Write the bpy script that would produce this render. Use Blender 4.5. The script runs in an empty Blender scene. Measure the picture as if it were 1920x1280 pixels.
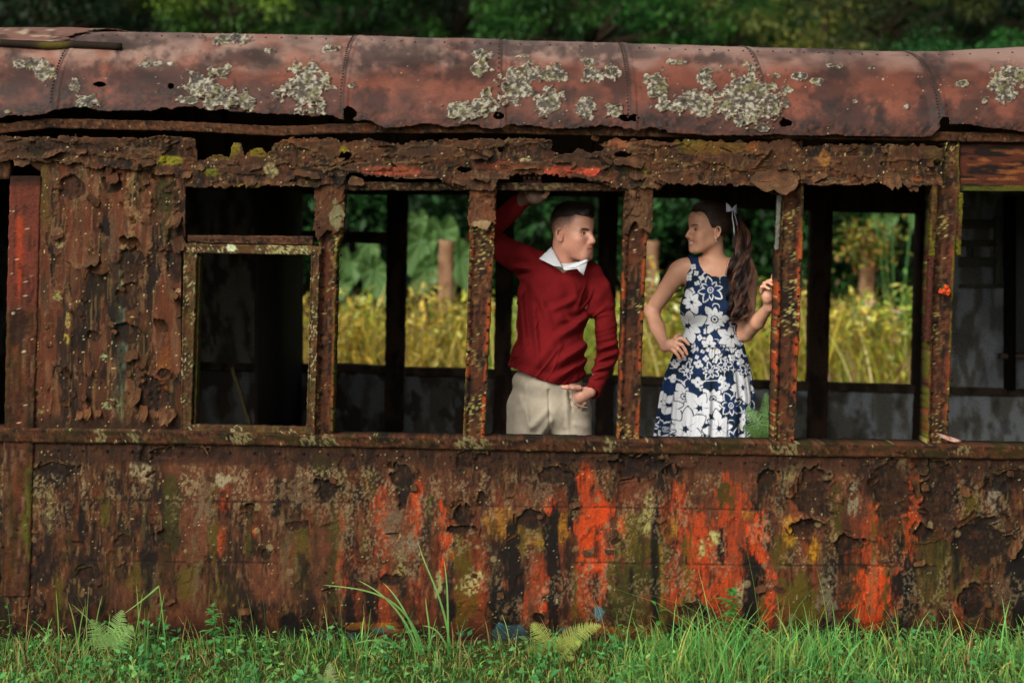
import bpy, math, random
import numpy as np
from mathutils import Vector, Matrix
rng = np.random.default_rng(7)
random.seed(7)
sc = bpy.context.scene
COL = sc.collection

# ---------------------------------------------------------------- camera, sky, light, exposure
FPX = 2700.0            # focal length in photo pixels (photo 1920 wide)
CAMY, CAMZ, HORI = -6.0, 1.73, 421.0
cam_d = bpy.data.cameras.new("camera")
cam = bpy.data.objects.new("camera", cam_d); COL.objects.link(cam)
cam.location = (0, CAMY, CAMZ)
cam.rotation_euler = (math.radians(90), 0, 0)
cam_d.sensor_width = 36.0
cam_d.lens = FPX / 1920 * 36
cam_d.shift_y = -(640 - HORI) / 1920
cam_d.clip_start = 0.05; cam_d.clip_end = 500
cam_d.dof.use_dof = True
cam_d.dof.focus_distance = 6.12
cam_d.dof.aperture_fstop = 1.5
sc.camera = cam

SUN_EL, SUN_AZ = 33.0, 210.0      # azimuth measured from +Y clockwise: the sun is behind the camera, a little to the left
world = bpy.data.worlds.new("World"); sc.world = world; world.use_nodes = True
wn = world.node_tree; wn.nodes.clear()
sky = wn.nodes.new("ShaderNodeTexSky"); sky.sky_type = 'NISHITA'; sky.sun_disc = False
sky.sun_elevation = math.radians(SUN_EL); sky.sun_rotation = math.radians(SUN_AZ)
sky.air_density = 1.0; sky.dust_density = 4.0; sky.ozone_density = 1.0
hsv = wn.nodes.new("ShaderNodeHueSaturation"); hsv.inputs["Saturation"].default_value = 0.28
bg = wn.nodes.new("ShaderNodeBackground"); bg.inputs["Strength"].default_value = 0.09
wo = wn.nodes.new("ShaderNodeOutputWorld")
wn.links.new(sky.outputs[0], hsv.inputs["Color"]); wn.links.new(hsv.outputs[0], bg.inputs[0]); wn.links.new(bg.outputs[0], wo.inputs[0])
sun_d = bpy.data.lights.new("sun", 'SUN'); sun_d.energy = 1.5; sun_d.angle = math.radians(36); sun_d.color = (1.0, 0.93, 0.84)
sun = bpy.data.objects.new("sun", sun_d); COL.objects.link(sun)
_az, _el = math.radians(SUN_AZ), math.radians(SUN_EL)
_sd = Vector((math.sin(_az) * math.cos(_el), math.cos(_az) * math.cos(_el), math.sin(_el)))
sun.rotation_euler = _sd.to_track_quat('Z', 'Y').to_euler()
sun.location = _sd * 30
sc.view_settings.view_transform = 'Standard'; sc.view_settings.look = 'None'
sc.view_settings.exposure = 0.70; sc.view_settings.gamma = 1.0
sc.cycles.max_bounces = 6; sc.cycles.diffuse_bounces = 3; sc.cycles.transparent_max_bounces = 4
sc.cycles.use_denoising = True

# ---------------------------------------------------------------- helpers
def P(px, py, Y=0.0):
    """world point at depth Y that stands where the photo shows (px, py)"""
    f = (Y - CAMY) / FPX
    return np.stack(np.broadcast_arrays((px - 960) * f, np.asarray(Y, float) + 0 * np.asarray(px, float), CAMZ - (py - HORI) * f), -1)
def V(px, py, Y=0.0): return Vector(tuple(float(v) for v in P(float(px), float(py), float(Y))))
def UN(p):
    f = (p[..., 1] - CAMY) / FPX
    return p[..., 0] / f + 960, HORI - (p[..., 2] - CAMZ) / f
def lin(h):
    h = h.lstrip('#'); c = np.array([int(h[i:i + 2], 16) / 255 for i in (0, 2, 4)])
    return np.where(c <= .04045, c / 12.92, ((c + .055) / 1.055) ** 2.4)

def _h(ix, iy, iz, s):
    n = (ix * 374761393 + iy * 668265263 + iz * 2147483647 + s * 1274126177) & 0xffffffff
    n = ((n ^ (n >> 13)) * 1274126177) & 0xffffffff
    n = n ^ (n >> 16)
    return (n & 0xffff) / 65535.0
def vn(x, y, z=0.0, s=0):
    x, y, z = np.broadcast_arrays(np.asarray(x, float), np.asarray(y, float), np.asarray(z, float))
    x0 = np.floor(x).astype(np.int64); y0 = np.floor(y).astype(np.int64); z0 = np.floor(z).astype(np.int64)
    fx, fy, fz = x - x0, y - y0, z - z0
    fx = fx * fx * (3 - 2 * fx); fy = fy * fy * (3 - 2 * fy); fz = fz * fz * (3 - 2 * fz)
    def L(dz):
        a = _h(x0, y0, z0 + dz, s); b = _h(x0 + 1, y0, z0 + dz, s); c = _h(x0, y0 + 1, z0 + dz, s); d = _h(x0 + 1, y0 + 1, z0 + dz, s)
        return (a * (1 - fx) + b * fx) * (1 - fy) + (c * (1 - fx) + d * fx) * fy
    l0 = L(0)
    if not np.any(fz): return l0
    return l0 * (1 - fz) + L(1) * fz
def fbm(x, y, z=0.0, o=4, s=0):
    a, t, r = 1.0, 0.0, 0.0
    for i in range(o):
        r = r + a * vn(np.asarray(x) * 2 ** i + 17.3 * i, np.asarray(y) * 2 ** i + 5.1 * i, np.asarray(z) * 2 ** i, s + i); t += a; a *= .5
    return r / t
def sm(a, b, x):
    t = np.clip((x - a) / (b - a), 0, 1); return t * t * (3 - 2 * t)
def mix(c, d, m): return c + (np.asarray(d) - c) * np.asarray(m)[..., None]
def interp(x, pts):
    pts = sorted(pts); return np.interp(x, [p[0] for p in pts], [p[1] for p in pts])

# ---------------------------------------------------------------- materials
def mat_vcol(name, rough=.8, bump=0.0, bscale=200, spec=.3, speck=0.0, trans=0.0, rvar=0.0, metal=0.0, sss=0.0):
    """procedural material: base colour from the surface's own colour attribute, varied by fine noise, with a noise bump"""
    m = bpy.data.materials.new(name); m.use_nodes = True; nt = m.node_tree; b = nt.nodes["Principled BSDF"]
    at = nt.nodes.new("ShaderNodeAttribute"); at.attribute_name = "Col"
    tc = nt.nodes.new("ShaderNodeTexCoord")
    nz = nt.nodes.new("ShaderNodeTexNoise"); nz.inputs["Scale"].default_value = bscale; nz.inputs["Detail"].default_value = 5; nz.inputs["Roughness"].default_value = .65
    nt.links.new(tc.outputs["Object"], nz.inputs["Vector"])
    mr = nt.nodes.new("ShaderNodeMapRange"); mr.inputs[1].default_value = .3; mr.inputs[2].default_value = .7
    mr.inputs[3].default_value = 1 - speck; mr.inputs[4].default_value = 1 + speck
    nt.links.new(nz.outputs["Fac"], mr.inputs[0])
    vm = nt.nodes.new("ShaderNodeVectorMath"); vm.operation = 'SCALE'
    nt.links.new(at.outputs["Color"], vm.inputs[0]); nt.links.new(mr.outputs[0], vm.inputs["Scale"])
    nt.links.new(vm.outputs[0], b.inputs["Base Color"])
    b.inputs["Roughness"].default_value = rough; b.inputs["Specular IOR Level"].default_value = spec; b.inputs["Metallic"].default_value = metal
    if rvar:
        r2 = nt.nodes.new("ShaderNodeMapRange"); r2.inputs[1].default_value = .3; r2.inputs[2].default_value = .7
        r2.inputs[3].default_value = rough - rvar; r2.inputs[4].default_value = min(1, rough + rvar)
        nt.links.new(nz.outputs["Fac"], r2.inputs[0]); nt.links.new(r2.outputs[0], b.inputs["Roughness"])
    if bump:
        bn = nt.nodes.new("ShaderNodeBump"); bn.inputs["Strength"].default_value = 1.0; bn.inputs["Distance"].default_value = bump
        nt.links.new(nz.outputs["Fac"], bn.inputs["Height"]); nt.links.new(bn.outputs[0], b.inputs["Normal"])
    if sss:
        b.inputs["Subsurface Weight"].default_value = sss; b.inputs["Subsurface Radius"].default_value = (.012, .005, .003); b.inputs["Subsurface Scale"].default_value = .5
    if trans:
        tr = nt.nodes.new("ShaderNodeBsdfTranslucent"); ms = nt.nodes.new("ShaderNodeMixShader"); ms.inputs[0].default_value = trans
        nt.links.new(vm.outputs[0], tr.inputs[0]); nt.links.new(b.outputs[0], ms.inputs[1]); nt.links.new(tr.outputs[0], ms.inputs[2])
        nt.links.new(ms.outputs[0], nt.nodes["Material Output"].inputs[0])
    return m
M = dict(
    rust=mat_vcol("weathered_rust", .85, .0015, 160, .25, .38),
    roof=mat_vcol("faded_roof_paint", .68, .0008, 140, .35, .20, rvar=.12),
    wood=mat_vcol("rotten_dark_wood", .9, .002, 90, .15, .35),
    leaf=mat_vcol("leaf", .55, 0, 60, .4, .15, trans=.3),
    bark=mat_vcol("bark", .9, .004, 60, .15, .3),
    soil=mat_vcol("soil", .95, .01, 30, .1, .35),
    skin=mat_vcol("skin", .46, .0007, 260, .45, .11, sss=.12),
    cloth=mat_vcol("cloth", .85, .0006, 700, .2, .12),
    knit=mat_vcol("knit", .95, .0014, 420, .12, .32),
    hair=mat_vcol("hair", .42, .0006, 500, .45, .3),
    gloss=mat_vcol("gloss", .15, 0, 100, .6, 0),
)

def tone(c):
    """old iron: dull paints sit darker than the palette, pale lichens and fresh orange keep more of it"""
    l = c.max(-1, keepdims=True); g = .27 + .60 * np.clip((l - .06) / .45, 0, 1) ** .8
    return c * g * np.array([.95, .98, .64])
def mesh_np(name, verts, polys, mat, cols=None, smooth=True, parent=None):
    """polys: list of int arrays (n,k) of faces that all have k corners"""
    verts = np.asarray(verts, np.float32)
    if cols is not None and mat.name in ("weathered_rust", "faded_roof_paint"): cols = tone(np.asarray(cols, float)) * (np.array([1.03, .96, 1.24]) if mat.name == "faded_roof_paint" else 1.0)
    me = bpy.data.meshes.new(name)
    polys = [np.asarray(p, np.int32) for p in polys if len(p)]
    nl = sum(p.size for p in polys); npg = sum(len(p) for p in polys)
    me.vertices.add(len(verts)); me.vertices.foreach_set("co", verts.ravel())
    me.loops.add(nl); me.polygons.add(npg)
    me.loops.foreach_set("vertex_index", np.concatenate([p.ravel() for p in polys]))
    tot = np.concatenate([np.full(len(p), p.shape[1], np.int32) for p in polys])
    me.polygons.foreach_set("loop_start", np.concatenate([[0], np.cumsum(tot)[:-1]]).astype(np.int32))
    me.polygons.foreach_set("loop_total", tot)
    me.polygons.foreach_set("use_smooth", np.full(npg, smooth, bool))
    me.update(calc_edges=True); me.validate()
    if cols is not None:
        cols = np.broadcast_to(np.asarray(cols, float), (len(verts), 3))
        a = me.color_attributes.new("Col", 'FLOAT_COLOR', 'POINT')
        a.data.foreach_set("color", np.concatenate([np.clip(cols, 0, 1), np.ones((len(verts), 1))], 1).astype(np.float32).ravel())
    me.materials.append(mat)
    o = bpy.data.objects.new(name, me); COL.objects.link(o)
    if parent is not None: adopt(o, parent)
    return o
def tag(o, label=None, cat=None, group=None, kind=None):
    for k, v in (("label", label), ("category", cat), ("group", group), ("kind", kind)):
        if v: o[k] = v
    return o
def empty(name, loc=(0, 0, 0)):
    o = bpy.data.objects.new(name, None); COL.objects.link(o); o.location = loc; o.empty_display_size = .2; return o
def adopt(child, parent):
    """parent a mesh built in world coordinates without moving it"""
    child.parent = parent
    if parent.parent is None: child.matrix_parent_inverse = Matrix.Translation(-parent.location)
    return child
class MB:
    """collects shapes (verts, faces by corner count, colours) that end up in ONE mesh"""
    def __init__(s): s.v, s.f, s.c, s.n = [], {}, [], 0
    def add(s, v, f, c):
        v = np.asarray(v, float).reshape(-1, 3)
        f = np.asarray(f, int); s.f.setdefault(f.shape[1], []).append(f + s.n)
        s.v.append(v); s.c.append(np.broadcast_to(np.asarray(c, float), v.shape)); s.n += len(v); return s
    def box(s, lo, hi, c, jit=0.0, seg=1):
        lo, hi = np.asarray(lo, float), np.asarray(hi, float)
        v = np.array([[(lo, hi)[i][0], (lo, hi)[j][1], (lo, hi)[k][2]] for i in (0, 1) for j in (0, 1) for k in (0, 1)])
        if jit: v = v + rng.normal(0, jit, v.shape)
        return s.add(v, [[0, 1, 3, 2], [4, 6, 7, 5], [0, 4, 5, 1], [2, 3, 7, 6], [0, 2, 6, 4], [1, 5, 7, 3]], c)
    def hexa(s, v8, c):
        return s.add(v8, [[0, 1, 3, 2], [4, 6, 7, 5], [0, 4, 5, 1], [2, 3, 7, 6], [0, 2, 6, 4], [1, 5, 7, 3]], c)
    def bar(s, a, b, w, d, c, n=24, rough=.002, colf=None):
        """a beam from a to b, w across (vertical or sideways) and d in depth (Y), with bevelled uneven edges"""
        a, b = np.asarray(a, float), np.asarray(b, float); ax = b - a; L = np.linalg.norm(ax); ax /= L
        up = np.cross(ax, [0, 1.0, 0]); up /= np.linalg.norm(up); yy = np.cross(up, ax)
        prof = np.array([(-.5, -.38), (-.38, -.5), (0, -.5), (.38, -.5), (.5, -.38), (.5, 0), (.5, .38), (.38, .5), (0, .5), (-.38, .5), (-.5, .38), (-.5, 0)])
        t = np.linspace(0, 1, n); k = len(prof)
        v = a + t[:, None, None] * (b - a) + prof[None, :, 0, None] * w * up + prof[None, :, 1, None] * d * yy
        v = v + rng.normal(0, rough, v.shape) * (1 if rough else 0)
        i = np.arange(n - 1)[:, None] * k; j = np.arange(k)[None]; j2 = (j + 1) % k
        f = np.stack([i + j, i + j2, i + k + j2, i + k + j], -1).reshape(-1, 4)
        s.add(v, f, c if colf is None else colf(v.reshape(-1, 3)))
        base = s.n - n * k
        s.f.setdefault(k, []).append(np.array([[base + q for q in range(k)][::-1], [base + (n - 1) * k + q for q in range(k)]]))
        return s
    def tube(s, pts, rad, c, k=8, cap=True):
        pts = np.asarray(pts, float); n = len(pts); rad = np.broadcast_to(rad, (n,))
        tg = np.gradient(pts, axis=0); tg /= np.linalg.norm(tg, axis=1)[:, None] + 1e-9
        ref = np.array([0, 0, 1.0]) if abs(tg[0][2]) < .9 else np.array([1.0, 0, 0])
        u = np.cross(tg, ref); u /= np.linalg.norm(u, axis=1)[:, None] + 1e-9; w = np.cross(tg, u)
        an = np.arange(k) * 2 * np.pi / k
        v = pts[:, None] + rad[:, None, None] * (np.cos(an)[None, :, None] * u[:, None] + np.sin(an)[None, :, None] * w[:, None])
        i = np.arange(n - 1)[:, None] * k; j = np.arange(k)[None]; j2 = (j + 1) % k
        if np.ndim(c) == 2: c = np.repeat(np.asarray(c), k, 0)
        s.add(v, np.stack([i + j, i + j2, i + k + j2, i + k + j], -1).reshape(-1, 4), c)
        if cap:
            base = s.n - n * k
            s.f.setdefault(k, []).append(np.array([[base + q for q in range(k)][::-1], [base + (n - 1) * k + q for q in range(k)]]))
        return s
    def dome(s, c0, r, nrm, c, k=8, flat=.7):
        nrm = np.asarray(nrm, float); nrm /= np.linalg.norm(nrm)
        ref = np.array([1.0, 0, 0]) if abs(nrm[0]) < .8 else np.array([0, 0, 1.0])
        u = np.cross(nrm, ref); u /= np.linalg.norm(u); w = np.cross(nrm, u); an = np.arange(k) * 2 * np.pi / k
        rings = [(1, 0), (.85, .5), (.5, .87)]
        v = [c0 + r * (q * (np.cos(a) * u + np.sin(a) * w) + h * flat * nrm) for q, h in rings for a in an] + [np.asarray(c0) + r * flat * nrm]
        f = [[i * k + j, i * k + (j + 1) % k, (i + 1) * k + (j + 1) % k, (i + 1) * k + j] for i in range(2) for j in range(k)]
        n0 = s.n; s.add(np.array(v), f, c)
        s.f.setdefault(3, []).append(np.array([[n0 + 2 * k + j, n0 + 2 * k + (j + 1) % k, n0 + 3 * k] for j in range(k)])); return s
    def build(s, name, mat, parent=None, smooth=True):
        return mesh_np(name, np.concatenate(s.v), [np.concatenate(f) for f in s.f.values()], mat, np.concatenate(s.c), smooth, parent)

def spread(a, b, lo, hi, fine, coarse):
    """grid positions from lo to hi, fine between a and b"""
    return np.concatenate([np.arange(lo, a, coarse), np.arange(a, b, fine), np.arange(b, hi + coarse, coarse)])
def grid_faces(ni, nj, keep=None):
    i = np.arange(ni - 1)[:, None] * nj; j = np.arange(nj - 1)[None]
    f = np.stack([i + j, i + nj + j, i + nj + j + 1, i + j + 1], -1).reshape(-1, 4)
    if keep is not None:
        k = keep.ravel(); f = f[k[f].sum(1) >= 3]
    return f
def compact(v, c, f):
    u, inv = np.unique(f, return_inverse=True); return v[u], c[u], inv.reshape(f.shape)
# ================================================================ the railway carriage
# the facade's wear is laid out in photo pixels on the facade plane (450 px = 1 m)
def streak(x, y, cx, y0, y1, w, s=0, lean=0.0, rag=.9):
    xc = cx + lean * (y - y0) + (fbm(0 * y + s * 3.3, y / 45, o=3, s=s) - .5) * w * .9
    hw = w * .5 * (.35 + .65 * sm(y0 - 6, y0 + (y1 - y0) * .25, y)) * (.55 + .45 * sm(y1 + 4, y1 - (y1 - y0) * .3, y))
    d = np.abs(x - xc) - hw + (fbm(x / 7, y / 16, o=4, s=s + 31) - .5) * w * rag
    ye = (fbm(x / 5, y / 60, o=3, s=s + 77) - .5) * (y1 - y0) * .35
    return sm(6, -4, d + (fbm(x / 2.6, y / 26, o=3, s=s + 13) - .5) * min(w, 16) * .9) * sm(y0 - 4, y0 + 6, y + ye) * sm(y1 + 6, y1 - 6, y - ye)
def blob(x, y, cx, cy, rx, ry, s=0, rough=.35, e=.09):
    r = np.hypot((x - cx) / rx, (y - cy) / ry) + (fbm(x / 13 + s, y / 13, o=4, s=s + 5) - .5) * 2.2 * rough
    return sm(1 + e, 1 - e, r), r
def dots(x, y, dens, size, s=0):
    return sm(1 - dens, 1 - dens * .6, vn(x / size, y / size, 0, s))

RD, RM, RL = lin('#38231a'), lin('#673c28'), lin('#86573f')
def rust_base(x, y, s=0, vs=3.0):
    a = fbm(x / 40, y / (40 * vs), o=5, s=s + 1); b = fbm(x / 9, y / (9 * vs), o=4, s=s + 2); c = fbm(x / 120, y / 120, o=3, s=s + 3)
    col = np.broadcast_to(RM, x.shape + (3,)).copy()
    col = mix(col, RD, sm(.42, .68, a)); col = mix(col, RL, sm(.58, .75, b) * .6 * sm(.35, .6, c))
    col = mix(col, lin('#4d3c12'), sm(.6, .75, fbm(x / 25, y / 90, o=4, s=s + 4)) * .7)
    col = mix(col, lin('#271711'), sm(.56, .70, fbm(x / 6, y / 14, o=4, s=s + 6)) * .8)
    col = mix(col, lin('#251813'), sm(.52, .66, fbm(x / 4, y / (11 * vs), o=4, s=s + 7)) * .6)
    col = mix(col, lin('#9a7458'), sm(.60, .72, fbm(x / 4.5, y / (9 * vs), o=4, s=s + 8)) * .5)
    col = mix(col, lin('#7a3d22'), sm(.55, .7, fbm(x / 16, y / (12 * vs), o=4, s=s + 11)) * .5)
    return col
def peel(x, y, s, sx, sy, thr, amp=.003, curl=.006):
    """flaking paint: where the field is over the threshold the paint layer still sits, its rim curls outwards"""
    f = fbm(x / sx, y / sy, o=5, s=s) + .08 * (fbm(x / 5, y / 5, o=3, s=s + 9) - .5)
    m = sm(thr - .012, thr + .004, f)
    rim = np.exp(-np.clip(f - thr, 0, None) / .018) * m
    cv = sm(.4, .62, vn(x / 22, y / 22, 0, s + 15))
    return m, rim, m * amp + rim * curl * cv

def sheet(name, xs, ys, keepf, heightf, colf, Y, parent, thick=.003, mat=None, bow=None):
    X, Yp = np.meshgrid(xs, ys, indexing='ij')
    h = heightf(X, Yp)
    p = P(X, Yp, Y); p[..., 1] -= h
    if bow is not None: p[..., 1] += bow(X, Yp)
    keep = keepf(X, Yp) if keepf else None
    f = grid_faces(len(xs), len(ys), keep)[:, ::-1]
    v, c, f = compact(p.reshape(-1, 3), np.clip(colf(X, Yp), 0, 1).reshape(-1, 3), f)
    o = mesh_np(name, v, [f], mat or M['rust'], c, True, parent)
    if thick:
        md = o.modifiers.new("thickness", 'SOLIDIFY'); md.thickness = thick; md.offset = -1
    return o

def flakes(mb, specs, colf, Y0):
    """curled scales of paint and rust: (px, py, w, h, angle, lift)"""
    n = 9
    for (px, py, w, h, ang, lift, tint) in specs:
        u, v = np.meshgrid(np.linspace(-1, 1, n), np.linspace(0, 1, n), indexing='ij')
        s = int(px * 7 + py)
        edge = 1 - .45 * fbm(u * 2 + px, v * 2 + py, o=3, s=s)
        uu = u * w / 2 * edge * (.75 + .35 * np.sin(v * 2.6 + .4)); vv = v * h * (.8 + .5 * fbm(u * 2.2 + 9 + px, 0 * v + py, o=3, s=s + 1))
        ca, sa = math.cos(ang), math.sin(ang)
        x = px + uu * ca - vv * sa; y = py + uu * sa + vv * ca
        out = .001 + lift * h / 450 * v ** 2 + .12 * lift * w / 450 * (fbm(u * 1.5, v * 1.5, o=2, s=s + 2) - .3) * v
        # the rim rolls back on itself
        y = y - lift * .35 * h * v ** 3 * ca; x = x + lift * .35 * h * v ** 3 * sa
        p = P(x, y, Y0); p[..., 1] -= out
        c = colf(x, y) * (1 + .35 * tint)
        c = mix(c, lin('#a08878'), np.clip(tint, 0, 1) * .25 * v)
        mb.add(p, grid_faces(n, n)[:, ::-1], np.clip(c, 0, 1).reshape(-1, 3))

train = empty("railway_carriage", (0, 1.35, 0))
tag(train, "derelict rust-brown railway carriage with peeling paint and glassless windows", "railway carriage")

# ---- roof ------------------------------------------------------
SIL = [(-900, 55), (0, 58), (330, 62), (640, 67), (900, 73), (1180, 82), (1500, 91), (1690, 98), (1760, 97), (1920, 88), (2800, 80)]
EAVE = [(-900, 228), (0, 228), (60, 232), (90, 225), (110, 214), (340, 214), (560, 221), (640, 230), (690, 240), (720, 246), (900, 247), (1100, 248), (1190, 250), (1250, 254), (1300, 258), (1500, 258), (1740, 261), (1762, 240), (1800, 238), (1920, 252), (2800, 255)]
def roof_pt(X, t):
    """X world, t: 0 at the eave, pi/2 where the quarter round ends, then on over the carriage to the other eave"""
    xe = X * 450 + 960; ze = CAMZ + (HORI - interp(xe, EAVE)) / 450
    xs_ = X * FPX / 6.6 + 960; zs = CAMZ + (HORI - interp(xs_, SIL)) * 6.6 / FPX
    zt = ze + (zs - ze) / .981
    q = np.minimum(t, np.pi / 2)
    Y = -.04 + .79 * (1 - np.cos(q)); z = ze + (zt - ze) * np.sin(q)
    m = np.clip((t - np.pi / 2) / 1.0, 0, 1)          # flat part over the middle
    Y = Y + m * 1.24; z = z + .02 * np.sin(m * np.pi)
    r = np.clip(t - np.pi / 2 - 1.0, 0, np.pi / 2)    # far quarter
    Y = Y + .79 * np.sin(r); z = z - (zt - 2.12) * (1 - np.cos(r))
    return Y, z
LICH = [  # pale flaking patches on the roof: cx, cy, rx, ry
    (62, 122, 38, 9), (85, 138, 22, 20), (142, 158, 9, 16), (162, 192, 22, 14), (292, 120, 28, 5), (415, 135, 26, 12), (375, 160, 34, 22), (410, 182, 44, 24), (352, 188, 20, 10), (455, 192, 26, 20),
    (575, 165, 42, 46), (520, 178, 7, 8), (425, 76, 40, 9), (508, 96, 9, 4), (622, 95, 18, 6), (905, 105, 20, 10), (900, 128, 20, 14), (980, 106, 12, 3), (1105, 118, 16, 8), (1115, 142, 26, 13), (1150, 138, 14, 16),
    (912, 188, 10, 26), (880, 205, 46, 18), (965, 158, 32, 36), (1000, 140, 16, 18), (1040, 140, 28, 18), (1030, 192, 32, 24), (1098, 205, 18, 20), (1150, 210, 18, 12), (660, 160, 8, 8),
    (1270, 118, 28, 5), (1230, 165, 22, 34), (1260, 200, 34, 12), (1325, 152, 15, 20), (1310, 195, 44, 22), (1400, 180, 62, 44), (1450, 200, 26, 26), (1475, 168, 14, 8), (1395, 225, 26, 14), (1500, 145, 14, 9), (1530, 152, 12, 9), (1430, 240, 14, 8),
    (1558, 123, 9, 3), (1575, 125, 7, 4), (1635, 127, 9, 3), (1805, 158, 18, 7), (1880, 160, 30, 26), (1900, 142, 24, 12), (1845, 190, 6, 6), (1885, 132, 14, 6), (1700, 200, 5, 4), (1630, 200, 4, 4), (1602, 191, 4, 4), (15, 210, 6, 4), (2050, 140, 40, 30), (-120, 150, 50, 30)]
SOOT = [(300, 150, 120, 40), (120, 180, 40, 60), (230, 80, 60, 12), (450, 110, 60, 14), (880, 130, 60, 26), (740, 110, 90, 26), (700, 190, 30, 20), (1110, 95, 60, 18), (1160, 150, 25, 40), (1265, 230, 90, 14),
        (1590, 220, 70, 36), (1560, 170, 40, 40), (1650, 225, 16, 30), (1740, 150, 26, 40), (1740, 215, 30, 30), (1820, 205, 26, 20), (1060, 175, 14, 18), (35, 150, 40, 40), (1330, 110, 50, 10), (1560, 90, 60, 10), (940, 90, 90, 12)]
SEAMS = [-1.9, -.70, -.045, .493, 1.06, 1.782, -2.6, 2.45]
def build_roof():
    xs = spread(-60, 1990, -900, 2800, 2.2, 24); X = (xs - 960) / 450
    t = np.concatenate([np.arange(0, 1.45, .0062), np.linspace(1.45, math.pi + 1.0, 60)])
    XX, T = np.meshgrid(X, t, indexing='ij')
    Y, Z = roof_pt(XX, T)
    p = np.stack([XX, Y, Z], -1)
    px, py = UN(p); py = np.where(T > 1.5, 60, py)
    near = sm(1.5, 1.3, T)
    nz = np.stack([0 * Y, -np.cos(np.minimum(T, 1.57)), np.sin(np.minimum(T, 1.57))], -1)
    h = .010 * (fbm(px / 90, py / 60, o=3, s=40) - .5) + .002 * (fbm(px / 14, py / 14, o=3, s=41) - .5)
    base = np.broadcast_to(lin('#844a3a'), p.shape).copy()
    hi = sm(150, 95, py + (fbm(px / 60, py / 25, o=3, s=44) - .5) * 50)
    base = mix(base, lin('#aa8e88'), hi * .85)  # paler towards the top: sky reflection painted into the roof colour
    base = mix(base, lin('#9c5a48'), sm(.5, .7, fbm(px / 50, py / 40, o=4, s=45)) * .5)
    base = mix(base, lin('#4a3832'), sm(.44, .76, fbm(px / 70, py / 35, o=5, s=46)) * .55)
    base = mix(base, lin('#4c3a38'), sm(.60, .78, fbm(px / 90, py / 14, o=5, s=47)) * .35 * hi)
    for i, (cx, cy, rx, ry) in enumerate(SOOT):
        m, r = blob(px, py, cx, cy, rx, ry, s=i, rough=.8, e=.55); base = mix(base, lin('#3a2a27'), m * .62)
    # rust creeping up from the eave
    ed = sm(.30, .0, T + (fbm(px / 30, py / 20, o=4, s=48) - .5) * .45)
    base = mix(base, lin('#3b241b'), ed * .85); base = mix(base, lin('#6d3b28'), ed * sm(.5, .62, fbm(px / 8, py / 8, o=3, s=49)))
    h = h + ed * .006 * fbm(px / 7, py / 7, o=4, s=50)
    for sx in SEAMS:
        d = (XX - sx) * 450
        base = mix(base, lin('#3a2a26'), np.exp(-(d / 2.2) ** 2) * .8); h = h + np.where(np.abs(d - 5) < 5, .0035, 0)
    # pale scales
    for i, (cx, cy, rx, ry) in enumerate(LICH):
        sel = (np.abs(px - cx) < rx * 1.8 + 6) & (np.abs(py - cy) < ry * 1.8 + 6) & (T < 1.5)
        if not sel.any(): continue
        x, y = px[sel], py[sel]
        k = 11
        r = np.hypot((x - cx) / (rx * .92), (y - cy) / (ry * .92)) + (fbm(x / k, y / k, o=4, s=60 + i) - .5) * 1.9
        m = sm(1.04, .98, r); rim = m * sm(.62, .98, r)
        g = fbm(x / 5, y / 5, o=4, s=70 + i)
        c = mix(np.broadcast_to(lin('#a8a49a'), (len(x), 3)), lin('#454034'), sm(.36, .60, g) * .85); c = mix(c, lin('#7d7a48'), sm(.52, .7, fbm(x / 14, y / 14, o=3, s=80 + i)) * .7)
        c = mix(c, lin('#c9c4b4'), rim * .45); c = mix(c, lin('#5a4238'), sm(.56, .66, fbm(x / 7, y / 5, o=4, s=88 + i)) * .75)
        c = mix(c, lin('#3d2e26'), sm(.68, .75, fbm(x / 4, y / 4, o=3, s=90 + i)) * .8)
        base[sel] = mix(base[sel], c, m)
        sh = sm(1.35, 1.02, r) * (1 - m)
        base[sel] = mix(base[sel], lin('#5a2f24'), sh * .45)
        h[sel] += m * (.003 + .0020 * g) + rim * .011 * sm(.45, .8, vn(x / 10, y / 10, 0, i))
    base = mix(base, lin('#b8ad98'), dots(px, py, .05, 3.2, 51) * near * sm(.45, .7, fbm(px / 40, py / 40, o=2, s=52)))
    p = p + nz * (h * near)[..., None]
    # corroded lower edge and a few holes
    cut = (.012 + .036 * sm(.35, .75, fbm(XX * 450 / 38, 0 * T, o=5, s=53)) + .02 * fbm(XX * 450 / 6, T * 9, o=3, s=54)) * np.where(px < 1250, 1, .35)
    keep = T > cut
    for (cx, cy, rx, ry) in [(188, 158, 12, 4), (322, 161, 6, 6), (352, 207, 24, 7), (655, 213, 12, 12), (935, 218, 9, 6), (1180, 222, 16, 6), (1473, 230, 11, 7), (1772, 232, 9, 11)]:
        keep &= ~((np.hypot((px - cx) / rx, (py - cy) / ry) + (fbm(px / 6, py / 6, o=3, s=55) - .5) < 1) & (T < 1.4))
    f = grid_faces(len(xs), len(t), keep)
    v, c, f = compact(p.reshape(-1, 3), base.reshape(-1, 3), f)
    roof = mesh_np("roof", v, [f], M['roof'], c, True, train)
    md = roof.modifiers.new("thickness", 'SOLIDIFY'); md.thickness = .003; md.offset = -1
    # rivets belong to the roof's own surface
    mb = MB()
    def riv(X, t, r=.0055):
        Y, z = roof_pt(np.array([X]), np.array([t]))
        q = min(t, 1.57); mb.dome(np.array([X, Y[0], z[0]]) + .002 * np.array([0, -math.cos(q), math.sin(q)]), r, (0, -math.cos(q), math.sin(q)), lin('#5b3e36'), k=6)
    for sx in SEAMS:
        for t_ in np.arange(.14, 1.5, .034 if sx not in (-.045, 1.06) else .07):
            riv(sx - .012 + rng.normal(0, .001), t_)
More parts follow.
